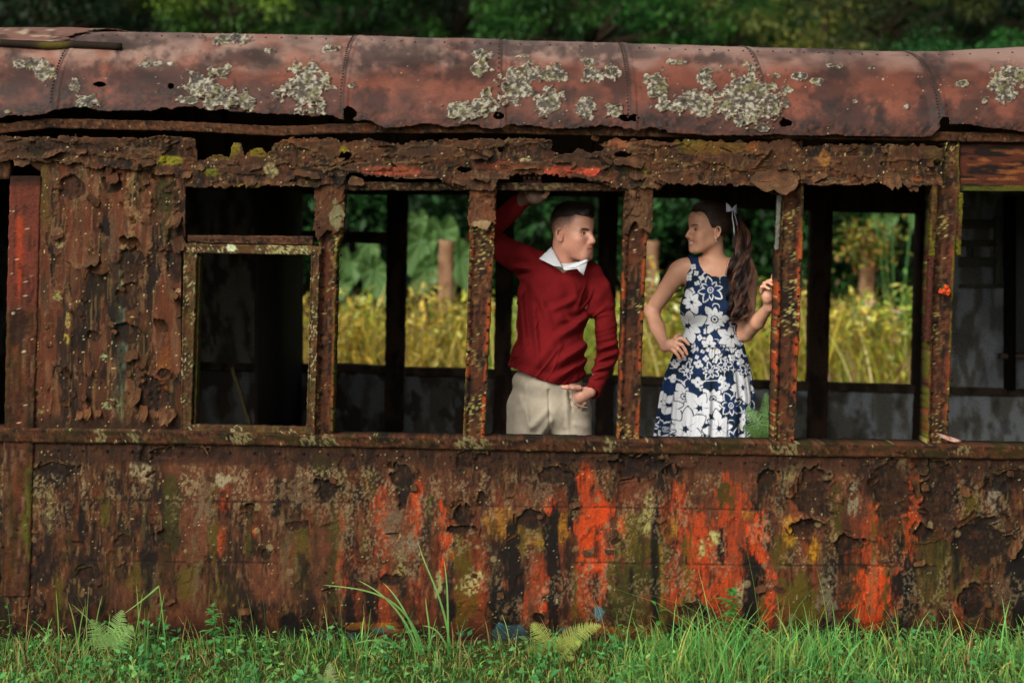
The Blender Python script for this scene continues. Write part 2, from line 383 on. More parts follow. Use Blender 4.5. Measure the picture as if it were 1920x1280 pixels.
    for X_ in np.arange(-3, 3.2, .066):
        if rng.random() < .8: riv(X_ + rng.normal(0, .004), 1.06 + rng.normal(0, .004))
    for X_ in np.arange(-3, 3.2, .075):
        riv(X_, 1.36)
    mb.build("rivet_line", M['roof'], roof)
    # cover strip lying on the roof at the left
    sb = MB()
    xs2 = np.linspace(-3.2, -1.67, 60); tt = .74 - .13 * (xs2 + 1.67)
    Y, z = roof_pt(xs2, tt); q = np.stack([xs2, Y - .01, z + .012], -1); q[:, 2] += np.linspace(.01, 0, 60)
    cc = mix(np.broadcast_to(lin('#3c2a1d'), (60, 3)), lin('#6b5c22'), sm(.5, .65, fbm(xs2 * 12, 0 * xs2, o=3, s=3)))
    sb.tube(q, .016, cc, 10)
    sb.build("cover_strip", M['rust'], roof)
    tb = MB()      # loose sheet over the first panel, torn at the corner
    XX, T = np.meshgrid(np.linspace(-3.2, -1.6, 110), np.linspace(.86, 1.62, 40), indexing='ij')
    Y, Z = roof_pt(XX, T)
    p = np.stack([XX, Y, Z + .010 + .012 * fbm(XX * 5, T * 6, o=3, s=5)], -1)
    pxx, pyy = UN(p)
    keep = XX < -1.98 + (T - .86) * .18 + .10 * fbm(XX * 30, T * 20, o=3, s=6)
    cc = mix(np.broadcast_to(lin('#8f675c'), p.shape), lin('#b5aa98'), sm(.60, .66, fbm(pxx / 16, pyy / 4, o=4, s=7)) * .8)
    cc = mix(cc, lin('#4d342c'), sm(.6, .7, fbm(pxx / 20, pyy / 5, o=4, s=8)) * .7)
    v, c, f = compact(p.reshape(-1, 3), cc.reshape(-1, 3), grid_faces(110, 40, keep))
    o = mesh_np("loose_sheet", v, [f], M['roof'], c, True, roof); md = o.modifiers.new("thickness", 'SOLIDIFY'); md.thickness = .005; md.offset = -1
build_roof()

# ---- lower wall ------------------------------------------------
SILLT = [(-900, 790), (65, 803), (340, 806), (590, 815), (870, 820), (1250, 826), (1780, 833), (1920, 836), (2800, 850)]
SILLB = [(-900, 815), (65, 829), (590, 836), (1250, 851), (1920, 861), (2800, 875)]
ORANGE = [(716, 905, 1045, 28, .9), (781, 895, 1000, 17, .95), (833, 935, 1085, 22, .9), (905, 1020, 1130, 26, .75), (1028, 925, 985, 22, .9), (1024, 1030, 1158, 22, .9), (1003, 1040, 1140, 20, .6), (985, 1110, 1170, 9, .6),
          (1100, 862, 960, 22, 1), (1112, 900, 1178, 56, 1), (1120, 930, 1080, 50, 1), (1166, 960, 1010, 14, .8), (1268, 905, 1160, 52, .7), (1290, 900, 1165, 50, .55), (1320, 960, 1150, 46, .65), (1378, 890, 1155, 56, 1),
          (1425, 950, 1065, 34, .95), (1440, 1060, 1192, 28, .9), (1641, 945, 1105, 34, .95), (1628, 1055, 1188, 66, 1), (1703, 930, 1080, 18, .8), (1715, 880, 990, 20, .75), (1680, 1060, 1150, 24, .6), (1800, 1120, 1205, 14, .5),
          (416, 985, 1040, 12, .8), (421, 905, 960, 22, .5), (478, 985, 1004, 9, .7), (636, 955, 1140, 14, .85), (655, 1030, 1160, 22, .6), (722, 1060, 1180, 30, .45), (880, 1090, 1180, 20, .35), (790, 1060, 1180, 26, .35), (1345, 1020, 1150, 40, .6), (2000, 920, 1150, 40, .8), (2120, 900, 1180, 60, .7), (-140, 950, 1100, 30, .6)]
BLACK = [(699, 1105, 1165, 22), (960, 975, 1185, 30), (937, 1095, 1185, 30), (1041, 945, 1175, 24), (1073, 885, 1000, 14), (1228, 930, 1205, 11), (1414, 1042, 1205, 26), (1700, 1030, 1185, 22), (1690, 1070, 1120, 34), (1352, 990, 1055, 12), (1793, 990, 1100, 10), (655, 1115, 1185, 16), (845, 1120, 1170, 12), (1905, 1010, 1190, 34), (150, 940, 1010, 12), (1184, 1060, 1120, 6), (545, 1150, 1200, 30), (520, 900, 960, 14)]
OLIVE = [(327, 885, 1040, 24, .8), (348, 1060, 1125, 30, .8), (567, 975, 1105, 22, .8), (598, 845, 890, 26, .7), (867, 1005, 1185, 38, .85), (1194, 955, 1055, 54, .95), (1185, 1050, 1180, 74, .9), (975, 965, 1040, 34, .7), (1020, 980, 1035, 30, .8), (1240, 945, 1205, 26, .85), (1497, 1070, 1178, 66, 1), (1466, 995, 1070, 46, .7), (1740, 990, 1135, 64, .6), (1812, 925, 970, 26, .8), (1793, 1035, 1120, 20, .8), (52, 850, 1050, 16, .8), (430, 1090, 1140, 60, .4), (690, 880, 940, 20, .4), (930, 1140, 1200, 40, .4), (1090, 1100, 1190, 16, .5), (1560, 960, 1010, 20, .5)]
OCHRE = [(953, 950, 1010, 56, .55), (1052, 960, 1015, 26, .7), (1262, 960, 1005, 12, .8), (1480, 965, 1018, 24, .8), (1525, 1008, 1058, 17, 1), (1400, 957, 972, 18, .8), (1010, 1000, 1025, 40, .5), (1240, 1010, 1180, 8, .5)]
PALE = [(750, 1030, 1092, 15, '#9a8f62'), (1214, 918, 1002, 15, '#a29a6e'), (1552, 1062, 1182, 26, '#80706a'), (1597, 905, 965, 18, '#8f8079'), (1862, 890, 955, 16, '#8d8080'), (1872, 1075, 1135, 40, '#6d5449'), (412, 885, 915, 26, '#a39488'), (265, 865, 902, 28, '#9a8b80'), (895, 1070, 1115, 36, '#a89b78'), (822, 1070, 1120, 14, '#a09a76'), (1342, 995, 1022, 14, '#b0a878'), (1316, 1010, 1045, 10, '#b0a878'), (95, 920, 1000, 9, '#8f8a6a'), (1388, 1085, 1135, 12, '#a08c78'), (775, 1000, 1080, 22, '#8a776f'), (740, 940, 1050, 30, '#7f655c'), (1490, 870, 900, 30, '#8a7e60'), (1000, 890, 945, 60, '#77594f'), (385, 890, 980, 30, '#82665b'), (560, 890, 950, 80, '#775d50')]
HOLES = [(610, 921, 19, 30, 1), (467, 948, 11, 9, 1), (500, 1040, 14, 14, .5), (867, 967, 18, 26, 1), (869, 993, 28, 9, 1.3), (888, 862, 30, 22, .8), (752, 900, 20, 42, .9), (1036, 890, 40, 18, .9), (998, 975, 30, 17, .8), (1194, 872, 66, 24, 1.6), (902, 935, 10, 16, .9), (1011, 1160, 14, 12, .7), (1435, 895, 22, 14, 1.4), (1528, 925, 34, 42, 1.1),
         (1514, 990, 34, 18, 1.7), (1586, 1017, 26, 18, 1.5), (1676, 915, 36, 56, .6), (1762, 920, 38, 56, 1), (1731, 995, 22, 15, 1.4), (1841, 1015, 52, 44, .7), (1824, 1128, 22, 28, .8), (1301, 1146, 30, 14, .6), (1262, 882, 14, 12, 1), (165, 1076, 22, 16, .5), (740, 1085, 24, 12, .5), (330, 848, 60, 12, .9), (110, 880, 40, 14, .6), (1900, 900, 40, 20, .8), (2050, 960, 40, 50, 1), (1425, 1100, 8, 20, .6), (560, 985, 20, 10, .5), (230, 1010, 18, 12, .5), (-100, 980, 40, 30, 1)]
def lower_fields(x, y):
    if (x.shape, float(x.flat[0]), x.size) in _lf: return _lf[(x.shape, float(x.flat[0]), x.size)]
    col = rust_base(x, y, 100, 2.2)
    pk = sm(.42, .62, fbm(x / 60, y / 90, o=4, s=110)) * sm(150, 260, x) * sm(1900, 1500, x)
    col = mix(col, lin('#84493a'), pk * .55)
    rd = sm(.48, .62, fbm(x / 22, y / 130, o=4, s=111)) * sm(620, 760, x) * sm(1780, 1640, x) * sm(880, 950, y)
    col = mix(col, lin('#8a3a1c'), rd * .5)
    for i, (cx, a, b, w, k) in enumerate(OLIVE): col = mix(col, lin('#6b5c10' if i % 3 else '#505010'), streak(x, y, cx, a, b, w, 200 + i, rag=1.1) * k * .85)
    oc = lin('#c03e10')
    for i, (cx, a, b, w, k) in enumerate(ORANGE):
        m = streak(x, y, cx, a, b, w, 300 + i, rag=.8); wear = .25 + .75 * sm(.36, .5, fbm(x / 4.5, y / 9, o=4, s=330 + i))
        if k > .9: wear = np.maximum(wear, .82)
        wear = wear * (1 - .7 * sm(.62, .70, fbm(x / 9, y / 12, o=4, s=350 + i)))
        col = mix(col, oc if i % 3 else lin('#a83c1c'), m * k * wear * (.55 + .45 * sm(.36, .56, fbm(x / 3.2, y / 34, o=4, s=370 + i))))
    for i in range(64):
        cx, a, w = _run[i]; L = 60 + 150 * ((i * 37) % 10) / 10
        col = mix(col, lin(['#55500f', '#2a1d12', '#6a5c14', '#3a2416', '#7a6a50', '#4c3a1a'][i % 6]), streak(x, y, cx, a, min(a + L, 1196), w, 1300 + i, rag=1.4) * (.75 if i % 6 != 4 else .5) * sm(.34, .5, fbm(x / 5, y / 18, o=3, s=1290 + i)))
    for i, (cx, a, b, w, k) in enumerate(OCHRE): col = mix(col, lin('#b07a1a'), streak(x, y, cx, a, b, w, 400 + i, rag=.8) * k * (.35 + .65 * sm(.4, .6, fbm(x / 5, y / 5, o=3, s=410 + i))))
    for i, (cx, a, b, w) in enumerate(BLACK): col = mix(col, lin('#17100b'), streak(x, y, cx, a, b, w, 500 + i, rag=1.0) * .93)
    # crust of pale lichen grains
    reg = np.maximum.reduce([sm(.40, .6, fbm(x / 30, y / 70, o=3, s=120)) * sm(1040, 900, y) * sm(860, 884, y) * sm(900, 800, x), .8 * sm(.45, .6, fbm(x / 24, y / 60, o=3, s=121)) * sm(1120, 1040, y) * sm(880, 900, y) * sm(620, 660, x) * sm(960, 900, x), .7 * sm(.5, .62, fbm(x / 30, y / 50, o=3, s=122)) * sm(870, 890, y) * (x > 900)])
    gr = sm(.50, .62, fbm(x / 3.2, y / 4.5, o=3, s=123))
    col = mix(col, lin('#a38c7c'), reg * gr * .65)
    for i, (cx, a, b, w, hx) in enumerate(PALE):
        m = streak(x, y, cx, a, b, w, 600 + i, rag=1.3); col = mix(col, lin(hx), m * sm(.38, .52, fbm(x / 4, y / 5, o=3, s=620 + i)))
    for (cx, cy, rx, ry, s) in [(958, 1192, 30, 20, 1), (975, 1206, 24, 9, 2), (1078, 1184, 26, 8, 3), (1102, 1206, 8, 8, 4), (662, 1196, 12, 6, 5), (716, 1184, 24, 5, 6), (598, 1194, 6, 4, 7), (610, 1199, 6, 4, 7), (1494, 1216, 14, 6, 8), (1717, 1194, 8, 5, 9), (866, 1190, 6, 7, 10), (1125, 1152, 10, 14, 11), (1184, 1212, 6, 4, 2), (1640, 1212, 8, 6, 3)]:
        m, r = blob(x, y, cx, cy, rx, ry, s, .6); col = mix(col, lin('#4a80a6'), m * .85)
    for (cx, cy, rx, ry, s) in [(690, 1176, 46, 7, 1), (740, 1186, 20, 4, 1), (1150, 1184, 90, 10, 2), (1190, 1200, 60, 8, 4)]:
        m, r = blob(x, y, cx, cy, rx, ry, s, .9); col = mix(col, lin('#b5702c'), m * .6)
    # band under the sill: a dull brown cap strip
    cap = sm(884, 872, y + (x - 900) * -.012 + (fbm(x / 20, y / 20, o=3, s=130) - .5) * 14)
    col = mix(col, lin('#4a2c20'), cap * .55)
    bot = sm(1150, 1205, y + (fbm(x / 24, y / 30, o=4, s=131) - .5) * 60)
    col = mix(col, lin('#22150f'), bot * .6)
    # relief
    m1, rim1, h1 = peel(x, y, 140, 55, 75, .50, .0022, .004); m2, rim2, h2 = peel(x, y, 141, 26, 34, .60, -.002, -.001)
    h = h1 + h2 + .0022 * fbm(x / 6, y / 8, o=4, s=142) + .012 * (fbm(x / 160, y / 160, o=2, s=143) - .5)
    for i, (cx, cy, rx, ry, k) in enumerate(HOLES):
        wx = (fbm(x / 34, y / 34, o=3, s=690 + i) - .5) * rx * 1.3; wy = (fbm(x / 34 + 7, y / 34, o=3, s=670 + i) - .5) * ry * 1.1
        m, r = blob(x + wx, y + wy, cx, cy, rx, ry, 700 + i, .42)
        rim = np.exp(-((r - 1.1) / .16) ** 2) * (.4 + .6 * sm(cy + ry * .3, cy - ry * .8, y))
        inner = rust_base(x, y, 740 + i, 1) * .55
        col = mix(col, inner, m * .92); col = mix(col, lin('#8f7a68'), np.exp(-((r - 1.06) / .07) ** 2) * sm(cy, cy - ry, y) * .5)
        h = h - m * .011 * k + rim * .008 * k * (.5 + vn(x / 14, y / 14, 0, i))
    for (sy, xa, xb) in ((1056, 1075, 1760), (952, 890, 1460), (948, 60, 640), (1062, -300, 520)):     # seams between the plates
        yy_ = sy + (x - 1200) * .010 + (fbm(x / 60, 0 * y, o=2, s=158) - .5) * 3; e_ = np.exp(-((y - yy_) / 1.6) ** 2) * sm(xa - 8, xa + 8, x) * sm(xb + 8, xb - 8, x) * sm(.3, .5, fbm(x / 30, 0 * y, o=2, s=159))
        h = h - e_ * .003; col = mix(col, lin('#24160f'), e_ * .6)
    h = h + .0016 * dots(x, y, .12, 3.4, 150)
    col = mix(col, lin('#b3a488'), dots(x, y, .045, 3.0, 151) * .9 * sm(.35, .6, fbm(x / 50, y / 50, o=2, s=152)))
    for i in range(46):   # round lichen discs
        cx, cy, r0 = _disc[i]; d = np.hypot(x - cx, y - cy); m = sm(r0, r0 - 1.5, d)
        col = mix(col, lin('#93786a') if i % 3 else lin('#a8967c'), m * .55); h = h + m * .0012
    _lf[(x.shape, float(x.flat[0]), x.size)] = (col, h); return col, h
_lf = {}
_run = [(rng.uniform(60, 1910), rng.uniform(870, 1080), rng.uniform(6, 22)) for _ in range(64)]
_disc = [(rng.uniform(0, 1900), rng.uniform(890, 1190), rng.uniform(3, 8)) for _ in range(46)]
xs = spread(-40, 1960, -900, 2800, 2.0, 20); ys = np.concatenate([np.arange(826, 1200, 2.0), np.arange(1200, 1235, 6)])
bend = lambda x, y: .05 * sm(1120, 1235, y) * (y > 1100) + .014 * np.abs(fbm(x / 260, y / 260, o=2, s=9) - .5)
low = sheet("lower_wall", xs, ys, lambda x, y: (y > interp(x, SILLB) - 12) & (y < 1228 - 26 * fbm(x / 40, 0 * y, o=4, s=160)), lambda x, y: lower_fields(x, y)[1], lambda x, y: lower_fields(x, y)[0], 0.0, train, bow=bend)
def pixcol(fn): return lambda x, y: fn(np.asarray(x, float), np.asarray(y, float))
lowc = lambda x, y: lower_fields_small(x, y)
def lower_fields_small(x, y):
    c = rust_base(x, y, 100, 2.2); return mix(c, RL, .3 + 0 * x)
fb = MB()
sp = []
for (cx, cy, rx, ry, k) in HOLES:
    for j in range(3):
        a = rng.uniform(-1.9, 1.9); sp.append((cx + rx * math.sin(a) * 1.02, cy - ry * math.cos(a) * 1.02, rx * rng.uniform(.5, .9), ry * rng.uniform(.25, .45), a + math.pi + rng.normal(0, .3), rng.uniform(.3, .9), rng.uniform(-.2, .6)))
for j in range(70):
    sp.append((rng.uniform(-30, 1950), rng.uniform(880, 1150), rng.uniform(8, 30), rng.uniform(5, 14), rng.choice([0, 0, math.pi]) + rng.normal(0, .35), rng.uniform(.2, .8), rng.uniform(-.3, .3)))
flakes(fb, sp, lowc, -.004)
fb.build("paint_scale", M['rust'], low)

# ---- side panel at the left with torn paint --------------------
def left_fields(x, y):
    k = ('L', x.shape, float(x.flat[0]))
    if k in _lf: return _lf[k]
    col = rust_base(x, y, 800, 4.5)
    m1, r1, h1 = peel(x, y, 810, 38, 150, .50, .0035, .006); m2, r2, h2 = peel(x, y, 811, 18, 70, .56, .0025, .004)
    paint = mix(np.broadcast_to(lin('#7d3f2c'), col.shape), lin('#8d5c49'), sm(.45, .65, fbm(x / 9, y / 70, o=4, s=812)))
    paint = mix(paint, lin('#5a3a20'), sm(.5, .65, fbm(x / 12, y / 60, o=4, s=813)) * .7)
    paint = mix(paint, lin('#6b5a52'), sm(.6, .72, fbm(x / 7, y / 90, o=3, s=814)) * .6)
    col = mix(col, paint, m1 * .8); col = mix(col, paint * .8, m2 * .6)
    col = mix(col, lin('#9a7c68'), np.clip(r1 + r2, 0, 1) * .45)
    col = mix(col, lin('#4a4410'), streak(x, y, 312, 330, 460, 34, 820) * .7); col = mix(col, lin('#6a5a18'), streak(x, y, 85, 290, 430, 16, 821) * .6)
    col = mix(col, lin('#8e8a72'), streak(x, y, 228, 470, 790, 9, 822, rag=1.4) * .75); col = mix(col, lin('#5f7478'), streak(x, y, 230, 560, 740, 7, 823, rag=1.6) * .8)
    col = mix(col, lin('#2b2622'), streak(x, y, 222, 480, 760, 16, 824, rag=1.2) * .6); col = mix(col, lin('#2b2018'), streak(x, y, 118, 560, 760, 16, 825) * .7)
    col = mix(col, lin('#a08468'), streak(x, y, 246, 305, 560, 20, 826, rag=1.5) * .55 * sm(.4, .55, fbm(x / 4, y / 5, o=3, s=827)))
    col = mix(col, lin('#84523c'), streak(x, y, 110, 720, 790, 18, 828) * .6)
    for i, (cx, cy, rx, ry, hx) in enumerate([(194, 668, 7, 6, '#a9c0a4'), (205, 757, 16, 12, '#93a586'), (78, 770, 8, 8, '#93a070'), (112, 555, 9, 10, '#a0a070'), (125, 637, 6, 9, '#b0a040'), (128, 600, 6, 14, '#a89060'), (308, 690, 14, 40, '#8a4b20'), (115, 460, 9, 7, '#a89880'), (335, 545, 4, 3, '#c0a890')]):
        m, r = blob(x, y, cx, cy, rx, ry, 830 + i, .6); col = mix(col, lin(hx), m * .8 * sm(.35, .5, fbm(x / 4, y / 4, o=2, s=840 + i)))
    ledge = sm(775, 800, y + (fbm(x / 14, 0 * y, o=3, s=850) - .5) * 30); col = mix(col, lin('#472b1c'), ledge * .8)
    h = h1 * (1 - ledge) + h2 * (1 - ledge) + .002 * fbm(x / 6, y / 8, o=4, s=851) + .008 * (fbm(x / 90, y / 200, o=2, s=852) - .5)
    for i, (cx, cy, rx, ry, k2) in enumerate([(245, 495, 24, 34, 1), (240, 625, 26, 18, 1), (240, 555, 22, 24, .8), (134, 352, 24, 20, 1), (310, 700, 12, 10, 1), (285, 740, 30, 34, .8), (332, 470, 18, 70, .6), (175, 630, 12, 10, 1), (212, 340, 18, 24, .8), (60, 600, 12, 26, .6)]):
        m, r = blob(x, y, cx, cy, rx, ry, 860 + i, .4); col = mix(col, rust_base(x, y, 870 + i, 1.5) * .6, m * .85); h = h - m * .009 * k2 + np.exp(-((r - 1.1) / .15) ** 2) * .009 * sm(cy + ry * .4, cy - ry, y)
    col = mix(col, lin('#c0ae90'), dots(x, y, .05, 3.0, 853) * .9)
    _lf[k] = (col, h); return col, h
xs = np.arange(62, 356, 2.0); ys = np.arange(262, 812, 2.0)
side = sheet("side_panel", xs, ys, lambda x, y: (x < 350 - (y > 450) * 8) & (x > 76 - .03 * (y - 340)), lambda x, y: left_fields(x, y)[1], lambda x, y: left_fields(x, y)[0], 0.004, train)
fb = MB(); sp = []
for j in range(58):
    big = rng.random() < .3
    sp.append((rng.uniform(80, 340), rng.uniform(275, 770), rng.uniform(14, 34) if big else rng.uniform(6, 16), rng.uniform(14, 34) if big else rng.uniform(5, 14), rng.choice([0, 0, 0, math.pi / 2, -math.pi / 2, math.pi]) + rng.normal(0, .3), rng.uniform(.25, .7), rng.uniform(-.5, .3)))
for q in [(170, 478, 40, 26, 0, .8, 1), (332, 395, 30, 40, .2, .8, 1), (245, 462, 44, 24, math.pi, .8, .3), (205, 500, 20, 30, 1.2, .7, .3), (165, 762, 16, 26, 0, .7, .9), (270, 760, 20, 30, .1, .7, .9), (312, 765, 34, 32, 0, .5, .7), (150, 770, 14, 18, 0, .8, 1), (185, 768, 14, 16, 0, .8, .7), (255, 725, 34, 36, .3, .5, .5), (315, 545, 20, 34, -.9, .9, .8)]: sp.append(q)
flakes(fb, sp, lambda x, y: mix(rust_base(x, y, 800, 4), lin('#74452f'), .5 + 0 * x), -.002)
fb.build("paint_scale", M['rust'], side)

# ---- header over the windows -----------------------------------
HT = [(-900, 250), (368, 258), (372, 302), (400, 293), (430, 291), (438, 268), (452, 268), (460, 290), (478, 283), (492, 277), (502, 290), (520, 264), (545, 258), (620, 258), (640, 266), (700, 259), (730, 268), (860, 262), (1020, 258), (1035, 266), (1055, 278), (1110, 275), (1150, 262), (1280, 264), (1440, 266), (1480, 262), (1500, 276), (1540, 270), (1740, 272), (1766, 276), (1770, 276)]
HB = [(-900, 300), (60, 300), (200, 315), (330, 330), (352, 350), (480, 352), (560, 346), (640, 352), (655, 326), (690, 330), (740, 334), (800, 330), (830, 336), (870, 356), (925, 356), (935, 334), (960, 336), (975, 330), (1090, 334), (1105, 344), (1160, 352), (1190, 354), (1235, 358), (1250, 344), (1330, 348), (1420, 352), (1432, 362), (1446, 365), (1470, 358), (1500, 346), (1560, 350), (1660, 346), (1700, 350), (1740, 346), (1760, 352), (1770, 345)]
def head_fields(x, y):
    k = ('H', x.shape, float(x.flat[0]))
    if k in _lf: return _lf[k]
    col = rust_base(x, y, 900, 1.0) * .95
    m1, r1, h1 = peel(x, y, 910, 90, 26, .50, .006, .012); m2, r2, h2 = peel(x, y, 911, 46, 16, .56, .003, .006)
    col = mix(col, lin('#6e4534'), m1 * .5); col = mix(col, lin('#a0866c'), np.clip(r1 + .7 * r2, 0, 1) * .4)
    for i, (cx, cy, rx, ry, hx, kk) in enumerate([(440, 278, 12, 14, '#8d7a1c', 1), (485, 284, 20, 10, '#8d7a1c', 1), (415, 292, 26, 8, '#7d661c', .9), (318, 300, 22, 9, '#97921e', 1), (398, 324, 12, 7, '#7f7f1c', 1), (460, 352, 24, 9, '#93781c', 1), (645, 283, 8, 14, '#8f7b1a', 1), (1340, 277, 60, 12, '#7f5c1a', .9), (1290, 268, 30, 8, '#7f6f1a', .7), (740, 322, 52, 9, '#a2473c', 1), (700, 318, 20, 8, '#a2473c', .8), (1060, 322, 60, 9, '#a53f33', 1), (1110, 324, 16, 9, '#b94336', 1), (940, 312, 40, 8, '#8b3f2c', .8), (510, 318, 11, 14, '#a79a80', 1), (1545, 300, 10, 20, '#a06a38', .9), (550, 262, 40, 9, '#8d5038', .6), (1410, 272, 12, 16, '#93502e', .8), (985, 300, 14, 4, '#b0a890', .9), (1160, 268, 24, 8, '#a05a44', .8), (1205, 325, 6, 6, '#a8a838', 1), (1190, 315, 26, 16, '#5a5518', .6), (770, 282, 50, 16, '#4c3a34', .6), (1090, 285, 60, 14, '#463530', .7), (130, 275, 120, 14, '#3c241b', .7), (1720, 335, 10, 6, '#a0502c', .8), (1750, 285, 16, 20, '#6b552c', .7)]):
        m, r = blob(x, y, cx, cy, rx, ry, 920 + i, .5, .2); col = mix(col, lin(hx), m * kk * .9 * (.5 + .5 * sm(.35, .6, fbm(x / 4, y / 4, o=3, s=930 + i))))
    h = h1 + h2 + .0035 * fbm(x / 9, y / 7, o=4, s=940) + .010 * (fbm(x / 60, y / 30, o=3, s=941) - .5)
    # the sheet's lower rim buckles outwards
    hb = interp(x, HB); h = h + .022 * np.exp(-(hb - y) / 9) * vn(x / 26, 0 * y, 0, 942)
    col = mix(col, lin('#c9b89c'), dots(x, y, .04, 3.0, 943) * .85)
    _lf[k] = (col, h); return col, h
xs = spread(-40, 1772, -900, 1772, 2.0, 20)[:-1]; ys = np.arange(246, 376, 2.0)
def head_keep(x, y):
    n = (fbm(x / 9, y / 9, o=4, s=950) - .5); n2 = (fbm(x / 30, 0 * y, o=4, s=951) - .5) * 10
    k = (y > interp(x, HT) + n * 14) & (y < interp(x, HB) + n * 12 + n2)
    for (cx, cy, rx, ry) in [(650, 292, 10, 8), (1060, 276, 24, 10), (1108, 276, 20, 9), (940, 280, 5, 5), (1757, 305, 6, 5), (975, 334, 22, 5), (1165, 290, 20, 5), (870, 318, 12, 4), (1010, 322, 8, 5)]:
        k &= np.hypot((x - cx) / rx, (y - cy) / ry) + n * 1.2 > 1
    return k & (x < 1768)
header = sheet("header_panel", xs, ys, head_keep, lambda x, y: head_fields(x, y)[1], lambda x, y: head_fields(x, y)[0], -.006, train)
fb = MB(); sp = [(1455, 318, 96, 52, .05, .55, .7), (1672, 322, 34, 38, 0, .7, .5), (1712, 345, 26, 18, 0, .7, .2), (575, 320, 60, 16, .2, .8, .4), (470, 330, 26, 24, 0, .6, .2), (545, 338, 26, 14, 0, .8, .3), (670, 332, 34, 20, .3, .8, .6), (900, 322, 44, 22, 0, .7, .3), (985, 308, 50, 12, -.1, .9, .5), (1195, 320, 30, 20, 0, .5, .2), (1180, 296, 70, 20, .1, .7, .1), (1130, 330, 34, 14, .2, .8, .3), (1185, 345, 14, 28, 0, .5, .8), (1228, 335, 24, 22, .2, .6, .7), (1440, 305, 60, 16, 2.3, .7, .5), (95, 282, 40, 16, -.3, .8, .3), (790, 328, 70, 10, 0, .9, .3), (275, 295, 40, 20, .2, .7, .2), (40, 296, 36, 20, 0, .5, .2), (1055, 298, 40, 10, .1, .8, -.4), (900, 290, 40, 12, 0, .8, -.4), (350, 322, 20, 16, 0, .7, .8)]
for j in range(60):
    x0 = rng.uniform(-30, 1750); sp.append((x0, rng.uniform(262, 338) if x0 > 370 else rng.uniform(255, 300), rng.uniform(10, 40), rng.uniform(5, 14), rng.normal(0, .35) + rng.choice([0, 0, math.pi]), rng.uniform(.4, 1.0), rng.uniform(-.5, .5)))
flakes(fb, [q for q in sp if not (372 < q[0] < 530 and q[1] < 292)], lambda x, y: mix(rust_base(x, y, 900, 1), lin('#76503f'), .4 + 0 * x), -.014)
fb.build("rust_scale", M['rust'], header)

# ---- beams that run along the carriage -------------------------
def hbeam(name, x0, x1, top, bot, Y0, depth, colf, parent=train, n=None, rough=.0025, relief=.004, s=0, mat=None, lip=0.0, ncross=7):
    """horizontal beam; top/bot give its photo rows at plane Y0"""
    n = n or int((x1 - x0) / 2.6); x = np.linspace(x0, x1, n)
    a, b = interp(x, top), interp(x, bot)
    k = ncross
    rows = [(0, depth), (0, depth * .5), (0, 0)] + [(q, 0) for q in np.linspace(0, 1, k)[1:-1]] + [(1, 0), (1, depth * .5), (1, depth)]
    v = []
    for (q, d) in rows:
        yy = a + (b - a) * q; p = P(x, yy, Y0); p[:, 1] += d
        r = relief * (fbm(x / 9, yy / 6 + d * 90, o=4, s=s) - .5) * 2
        if d == 0:
            p[:, 1] -= r + lip * (1 - q); p[:, 2] += (fbm(x / 12, 0 * x + q, o=3, s=s + 1) - .5) * .006 * (q in (0, 1))
        else: p[:, 2] += r
        v.append(p)
    v = np.stack(v, 1); m = len(rows)
    i = np.arange(n - 1)[:, None] * m; j = np.arange(m)[None]; j2 = (j + 1) % m
    f = np.stack([i + j2, i + j, i + m + j, i + m + j2], -1).reshape(-1, 4)[:, ::-1]
    vv = v.reshape(-1, 3); px, py = UN(np.stack([vv[:, 0], 0 * vv[:, 1] + Y0, vv[:, 2]], -1))
    mb = MB(); mb.add(vv, f, np.clip(colf(px, py), 0, 1))
    mb.f.setdefault(m, []).append(np.array([list(range(m))[::-1], [(n - 1) * m + q for q in range(m)]]))
    return mb
def sillcol(x, y):
    c = rust_base(x, y, 1000, .5); c = mix(c, lin('#7b4636'), sm(.5, .6, fbm(x / 30, y / 6, o=3, s=1001)) * .5)
    c = mix(c, lin('#4d4317'), sm(.55, .68, fbm(x / 26, y / 10, o=4, s=1002)) * .8)
    for i, (cx, rx) in enumerate([(455, 18), (575, 16), (1475, 26), (610, 20), (250, 14), (1140, 12), (880, 30), (190, 10), (1805, 12)]):
        m, r = blob(x, y, cx, interp(cx, SILLT) + 12, rx, 14, i, .7); c = mix(c, lin('#978c72'), m * sm(.42, .52, fbm(x / 3.5, y / 3.5, o=3, s=1010 + i)) * .85)
    c = mix(c, lin('#b5a890'), dots(x, y, .06, 2.8, 1003) * .9)
    return c
mb = hbeam("sill_rail", -900, 2800, SILLT, SILLB, -.016, .13, sillcol, lip=.012, n=1500, relief=.003, s=1005)
sill = mb.build("sill_rail", M['rust'], train)
GT = [(-900, 226), (0, 232), (90, 222), (350, 228), (520, 237), (640, 232), (900, 230), (1200, 238), (1740, 247), (1920, 250), (2800, 262)]
GB = [(-900, 246), (0, 250), (90, 240), (350, 246), (520, 255), (640, 250), (900, 249), (1200, 256), (1740, 264), (1920, 267), (2800, 280)]
gutc = lambda x, y: mix(mix(rust_base(x, y, 1100, .5), lin('#7a4c38'), sm(.5, .62, fbm(x / 40, y / 5, o=4, s=1101)) * .5), lin('#a0826a'), dots(x, y, .05, 3, 1102))
mb = hbeam("cant_rail", -900, 2800, GT, GB, .0, .05, gutc, n=1500, relief=.006, s=1105); mb.build("cant_rail", M['rust'], train)
irc = lambda x, y: mix(rust_base(x, y, 1200, .6) * .8, lin('#7a6a50'), sm(.6, .68, fbm(x / 8, y / 4, o=4, s=1201)))
mb = hbeam("window_rail", 628, 1236, [(628, 341), (1236, 344)], [(628, 357), (900, 357), (1236, 359)], .012, .05, irc, relief=.005, s=1205); mb.build("window_rail", M['rust'], train)
